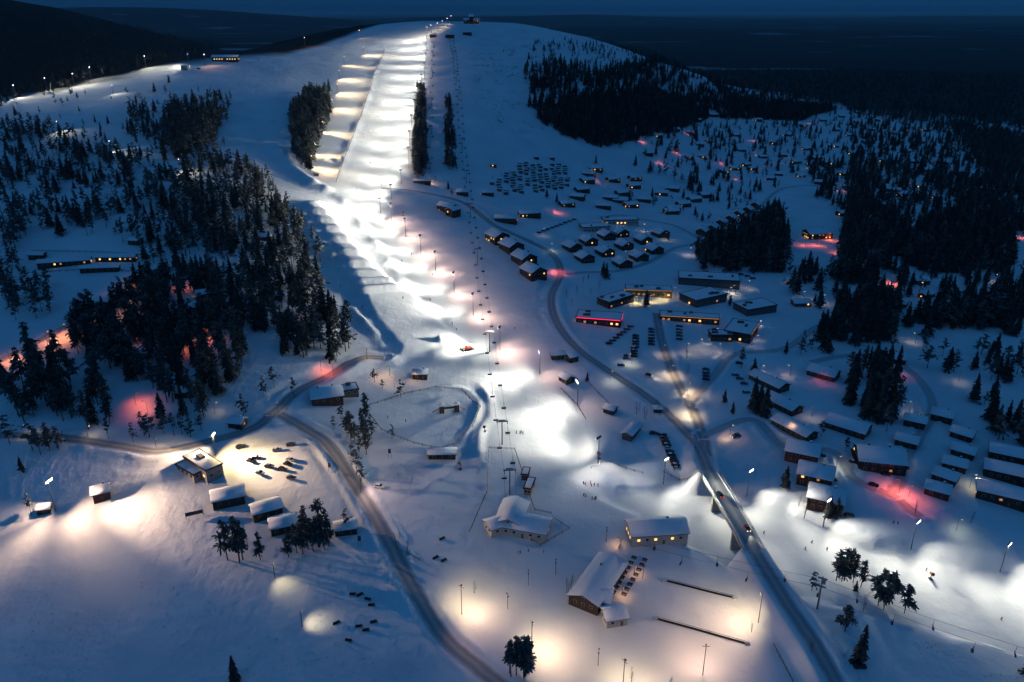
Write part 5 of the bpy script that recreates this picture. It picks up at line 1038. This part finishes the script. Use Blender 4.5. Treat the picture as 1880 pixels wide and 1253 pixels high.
for px, row in [(1392,598),(1390,612),(1386,626),(1380,636),(1312,612),(1306,622),(1303,634),(1335,528),(1342,536)]: street_lamp(px, row, 4, 160, (1.0,0.85,0.7), 'lens_w', 'small white lamp round the conference building', 'conference lamps')
# ---- lifts
lift_line([(938,930),(936,908),(922,816),(899,646),(877,487),(864,400),(857,337),(849,276),(842,185),(838,150),(835,111),(828,70)], 13, 5.0, 'steel chairlift tower on the line up to the summit', 'main chairlift towers', 24, 'empty chair on the long lift to the summit', 'the summit chairlift', skip=(0,11))
lift_line([(788,336),(790,316),(792,246),(792,194),(794,142),(795,106),(795,72)], 9, 3.0, 'slim drag-lift tower beside the steep slope', 'drag-lift towers', 60, 'drag-lift hanger beside the steep slope', 'the slope drag lift', skip=(0,6))
lift_line([(1142,1000),(1500,1118),(1900,1260)], 13, 5.0, 'chairlift tower standing below the road bridge', 'lower chairlift tower', 26, 'chair on the short lift passing beneath the road', 'the short lower chairlift', skip=(0,))
for px, row in [(932,1118),(1098,1222),(970,1075),(1180,1062),(1113,995),(1020,1055)]:
    p = P(px, row); r = empty('drag_lift_pole', tuple(p), random.uniform(-.3,.3)); tag(r, 'slim pole of the nursery drag lift', 'lift pole', 'nursery lift poles'); link('mast', MB().tube((0,0,-.5),(0,0,7),0.16,0.12,6).mesh('mast', M['steel']), r); link('crossarm', MB().box((0,0,6.8),(0.2,2.4,0.2)).mesh('crossarm', M['steel']), r); link('sheave', MB().tube((-.3,1,6.6),(.3,1,6.6),0.2,n=8).tube((-.3,-1,6.6),(.3,-1,6.6),0.2,n=8).mesh('sheave', M['darksteel']), r)
def conveyor(a, b, label):
    A, B = P(*a), P(*b); n = max(2, int((B-A).length/6)); r = empty('magic_carpet', tuple(A)); tag(r, label, 'conveyor lift'); belt, rail = MB(), MB(); d = (B-A).normalized(); s = Vector((-d.y, d.x, 0))*0.6
    for i in range(n):
        p, q = A.lerp(B, i/n), A.lerp(B, (i+1)/n); p.z, q.z = float(h(p.x,p.y))+.25, float(h(q.x,q.y))+.25; p, q = p-A, q-A
        belt.add([p-s, q-s, q+s, p+s], [(0,1,2,3)])
        for k in (-1, 1): rail.tube(p+s*k*1.3+Vector((0,0,.3)), q+s*k*1.3+Vector((0,0,.3)), 0.09, n=4); rail.tube(p+s*k*1.3, p+s*k*1.3+Vector((0,0,.3)), 0.06, n=4)
    link('belt', belt.mesh('belt', M['tyre']), r); link('side_rail', rail.mesh('side_rail', M['darksteel']), r)
    for p in (A, B): link('end_housing', MB().box((p.x-A.x, p.y-A.y, p.z-A.z+0.5), (1.8,1.4,1.0), taper=0.8).mesh('end_housing', M['whitepaint']), r)
conveyor((1203,1136), (1372,1183), 'long dark conveyor carpet on the lower nursery slope'); conveyor((1220,1066), (1348,1098), 'shorter conveyor carpet nearer the restaurant')
# ---- fences, banner, play castle
fence([(706,92),(680,160),(655,230),(632,290),(617,335)], 'slatted snow fence dividing the narrow run from the steep slope', step=3)
fence([(668,748),(742,724),(800,712),(848,716),(882,748),(868,784),(832,818),(808,826)], 'rail fence round the snowy play area'); fence([(668,748),(700,790),(760,815),(808,826)], 'lower rail fence of the play area')
fence([(897,830),(894,905),(862,978)], 'netting fence left of the lift station'); fence([(898,824),(945,826),(962,878)], 'netting fence above the lift station'); fence([(970,905),(982,938),(1012,944)], 'short queue fence beside the ticket container'); fence([(945,975),(992,1003),(1045,972),(1015,952)], 'terrace fence round the lift-station front')
fence([(1030,715),(1060,745),(1075,770)], 'snow fence under the bend floodlight'); fence([(1078,702),(1120,745)], 'fence along the road above the bend'); fence([(1218,868),(1262,882),(1300,892)], 'fence on the bank beside the parked column')
fence([(85,500),(160,496),(280,503),(305,475),(200,465),(60,462)], 'long rail fence round the stables'); fence([(730,1010),(770,1030)], 'short fence beside the valley road'); fence([(1420,1185),(1455,1253)], 'stake line beside the road embankment', step=2.5); fence([(1180,870),(1120,850),(1085,860)], 'low fence on the mound in the piste')
p = P(358, 950); r = empty('start_banner', tuple(p), math.radians(25)); tag(r, 'wide dark banner on posts at the side of the nursery run', 'banner'); link('fabric', MB().box((0,0,2.2),(7,0.08,1.8)).mesh('fabric', M['fabric']), r)
for x in (-3.4, 3.4): link('post', MB().tube((x,0,-.3),(x,0,3.4),0.1,n=6).mesh('post', M['wood']), r)
p = P(825, 756); r = empty('play_castle', tuple(p), 0.2); tag(r, 'wooden play castle with two turrets and slides in the snow', 'play castle')
for x in (-4, 4): link('turret', MB().box((x,0,2.0),(2.4,2.4,4.4)).mesh('turret', M['log']), r); link('turret_roof', MB().box((x,0,5.0),(3.0,3.0,1.6),taper=0.05).mesh('turret_roof', M['roof_snow']), r)
link('walkway', MB().box((0,0,2.4),(5.8,1.6,0.3)).box((0,-0.8,3.0),(5.8,0.12,0.9)).mesh('walkway', M['log']), r); link('slide', MB().add([(5.2,-.5,2.6),(5.2,.5,2.6),(9,.5,0.2),(9,-.5,0.2)],[(0,1,2,3),(3,2,1,0)]).mesh('slide', M['orange']), r); link('slide', MB().add([(-5.2,-.5,2.6),(-5.2,.5,2.6),(-9,1.5,0.2),(-9,.5,0.2)],[(0,1,2,3),(3,2,1,0)]).mesh('slide', M['orange']), r)
# ---- machines, people
snowcat(857, 642, -150)
for i, (px, row) in enumerate([(800,330),(740,396),(1708,1063),(1100,842),(845,862),(890,792)]): snow_gun(px, row, random.uniform(0,6), ['snow gun beside the long shed at the drag-lift foot','snow gun on the open upper piste','snow gun standing in the middle of the lower piste','snow gun on the mound in the piste bend','snow gun left of the netting fence','snow gun on the track beside the play area'][i])
for px, row in [(648,1092),(661,1093),(675,1101),(682,1112),(618,1145),(686,1143),(659,1151),(672,1158),(640,1177)]: snowmobile(px, row, random.uniform(-.6,.6), 'snowmobile parked on the unlit snow by the oval light pool', 'parked snowmobiles')
for px, row, lab in [(800,1025,'snowmobile below the lift station'),(815,1030,'snowmobile with a sled below the lift station'),(812,990,'snowmobile near the netting fence')]: snowmobile(px, row, 0.6, lab, None)
for i, (px, row) in enumerate([(1071,889),(1074,890),(1084,888),(1086,893),(1091,892),(1098,893),(1072,911),(1075,912),(1087,917),(1092,918),(1094,916)]): person(px, row, random.uniform(-1,4), 'ski' if i % 2 else 'stand', ['red','navy','black'][i % 3] if i % 2 else ['black','green','red'][i % 3], 'skier in the small group waiting on the floodlit piste', 'waiting skier group')
for px, row in [(948,796),(955,797),(957,795),(960,797)]: person(px, row, 2.5, 'stand', 'black', 'skier queueing near the lower lift tower', 'queueing skiers')
for i, (px, row) in enumerate([(755,467),(794,505),(765,535),(740,548),(790,552),(830,595),(838,606),(738,480),(655,350),(671,418),(945,604),(625,527),(666,565),(1402,980),(1478,1009),(1490,997),(1518,1010),(1631,1053),(1645,1052),(1700,1048),(1658,1087),(1838,1138),(700,340),(722,270),(680,300),(875,190),(902,236),(948,260)]): person(px, row, random.uniform(-2.6,-.6), 'ski', ['red','navy','black'][i % 3], 'lone skier coming down the lit piste', 'skiers on the piste')
for i, (px, row) in enumerate([(951,1018),(955,1017),(970,1014),(998,1016),(1640,962),(1648,963),(712,768),(745,775)]): person(px, row, i, 'stand', 'black', 'dark figure walking on the unlit snow', 'walkers', skis=False)
for r_ in range(2):
    for i in range(8):
        p = P(1126+i*5.4+r_*20, 1088-i*9+r_*4); r = empty('picnic_table', tuple(p), math.radians(-30)); tag(r, 'dark picnic table on the terrace of the long restaurant', 'table', 'terrace tables'); link('tabletop', MB().box((0,0,.75),(2.0,.9,.08)).mesh('tabletop', M['log']), r); link('trestle', MB().box((-.7,0,.36),(.1,1.4,.7)).box((.7,0,.36),(.1,1.4,.7)).mesh('trestle', M['log']), r)
        for y in (-.8, .8): link('bench', MB().box((0,y,.45),(2.0,.3,.08)).mesh('bench', M['log']), r)
for px, row, lab in [(606,868,'tall narrow sign board beside the car park and valley road'),(716,842,'tall narrow sign board below the play area'),(661,1004,'tall narrow sign board beside the sheds and the valley road')]:
    p = P(px, row); r = empty('sign_board', tuple(p), 0.3); tag(r, lab, 'sign'); link('panel', MB().box((0,0,4.2),(1.3,.12,2.4)).mesh('panel', M['fabric']), r)
    for x in (-.6, .6): link('post', MB().tube((x,0,-.3),(x,0,5.6),.09,n=6).mesh('post', M['steel']), r)
for px, row in [(1140,1003),(1165,1050),(1142,1090)]: street_lamp(px, row, 4, 500, AMBER, 'lens_o', 'small orange lamp round the terrace of the long restaurant', 'terrace lamps')
plant()
def tufts():
    V, F = [], []
    zones = [([(0,1080),(520,1060),(760,1110),(860,1253),(0,1253)], 330), ([(1480,1150),(1880,1200),(1880,1253),(1540,1253)], 60), ([(560,960),(720,1040),(740,1090),(480,1080)], 70), ([(860,95),(985,80),(1000,240),(930,250),(870,160)], 420), ([(700,860),(890,840),(860,990),(760,1010)], 60), ([(150,120),(520,85),(520,230),(420,200)], 260), ([(1080,680),(1180,745),(1140,760)], 40), ([(1350,850),(1440,880),(1560,945),(1480,935)], 60)]
    for poly, n in zones:
        wp = [P(*q) for q in poly]; x0, x1, y0, y1 = min(p.x for p in wp), max(p.x for p in wp), min(p.y for p in wp), max(p.y for p in wp); k = 0; sc = 0.5+1.2*float(sstep(500, 1000, np.array(y0)))
        for _ in range(n*6):
            if k >= n: break
            x, y = random.uniform(x0, x1), random.uniform(y0, y1); z = float(h(x, y)); q = proj(x, y, z)
            if not bool(inside(np.array(q[0]), np.array(q[1]), poly)) or vnoise(np.array(x), np.array(y), 17.0) < 0: continue
            k += 1
            for _b in range(9):
                a = random.uniform(0, 6.28); l = sc*random.uniform(0.5, 1.3); dx, dy = math.cos(a), math.sin(a); b = len(V); ox, oy = random.uniform(-.8,.8)*sc, random.uniform(-.8,.8)*sc
                V += [(x+ox-dy*.06*sc, y+oy+dx*.06*sc, z-.1), (x+ox+dy*.06*sc, y+oy-dx*.06*sc, z-.1), (x+ox+dx*l*.6, y+oy+dy*l*.6, z+l)]; F.append((b, b+1, b+2))
    me = bpy.data.meshes.new('dry_scrub'); me.from_pydata(V, [], F); me.materials.append(M['twig']); me.update(); tag(link('dry_scrub', me), 'dry scrub and grass tips poking through the snow', 'scrub', kind='stuff')
tufts()
# ---- thin evening air round the whole place
hm = bpy.data.materials.new('haze'); hm.use_nodes = True; hm.node_tree.nodes.remove(hm.node_tree.nodes['Principled BSDF'])
pv = hm.node_tree.nodes.new('ShaderNodeVolumePrincipled'); pv.inputs['Density'].default_value = 2.2e-5; pv.inputs['Color'].default_value = (0.85, 0.9, 0.95, 1); pv.inputs['Anisotropy'].default_value = 0.2
hm.node_tree.links.new(pv.outputs[0], hm.node_tree.nodes['Material Output'].inputs['Volume'])
_zl, _zh = float(GZ.min())-1.5, float(max(GZ.max(), CAMH))+30
hz = MB().box((0, 47000, (_zl+_zh)/2), (200000, 94500, _zh-_zl)).mesh('haze', hm)
tag(link('haze', hz), 'thin blue evening haze over the whole valley', 'haze', kind='stuff')
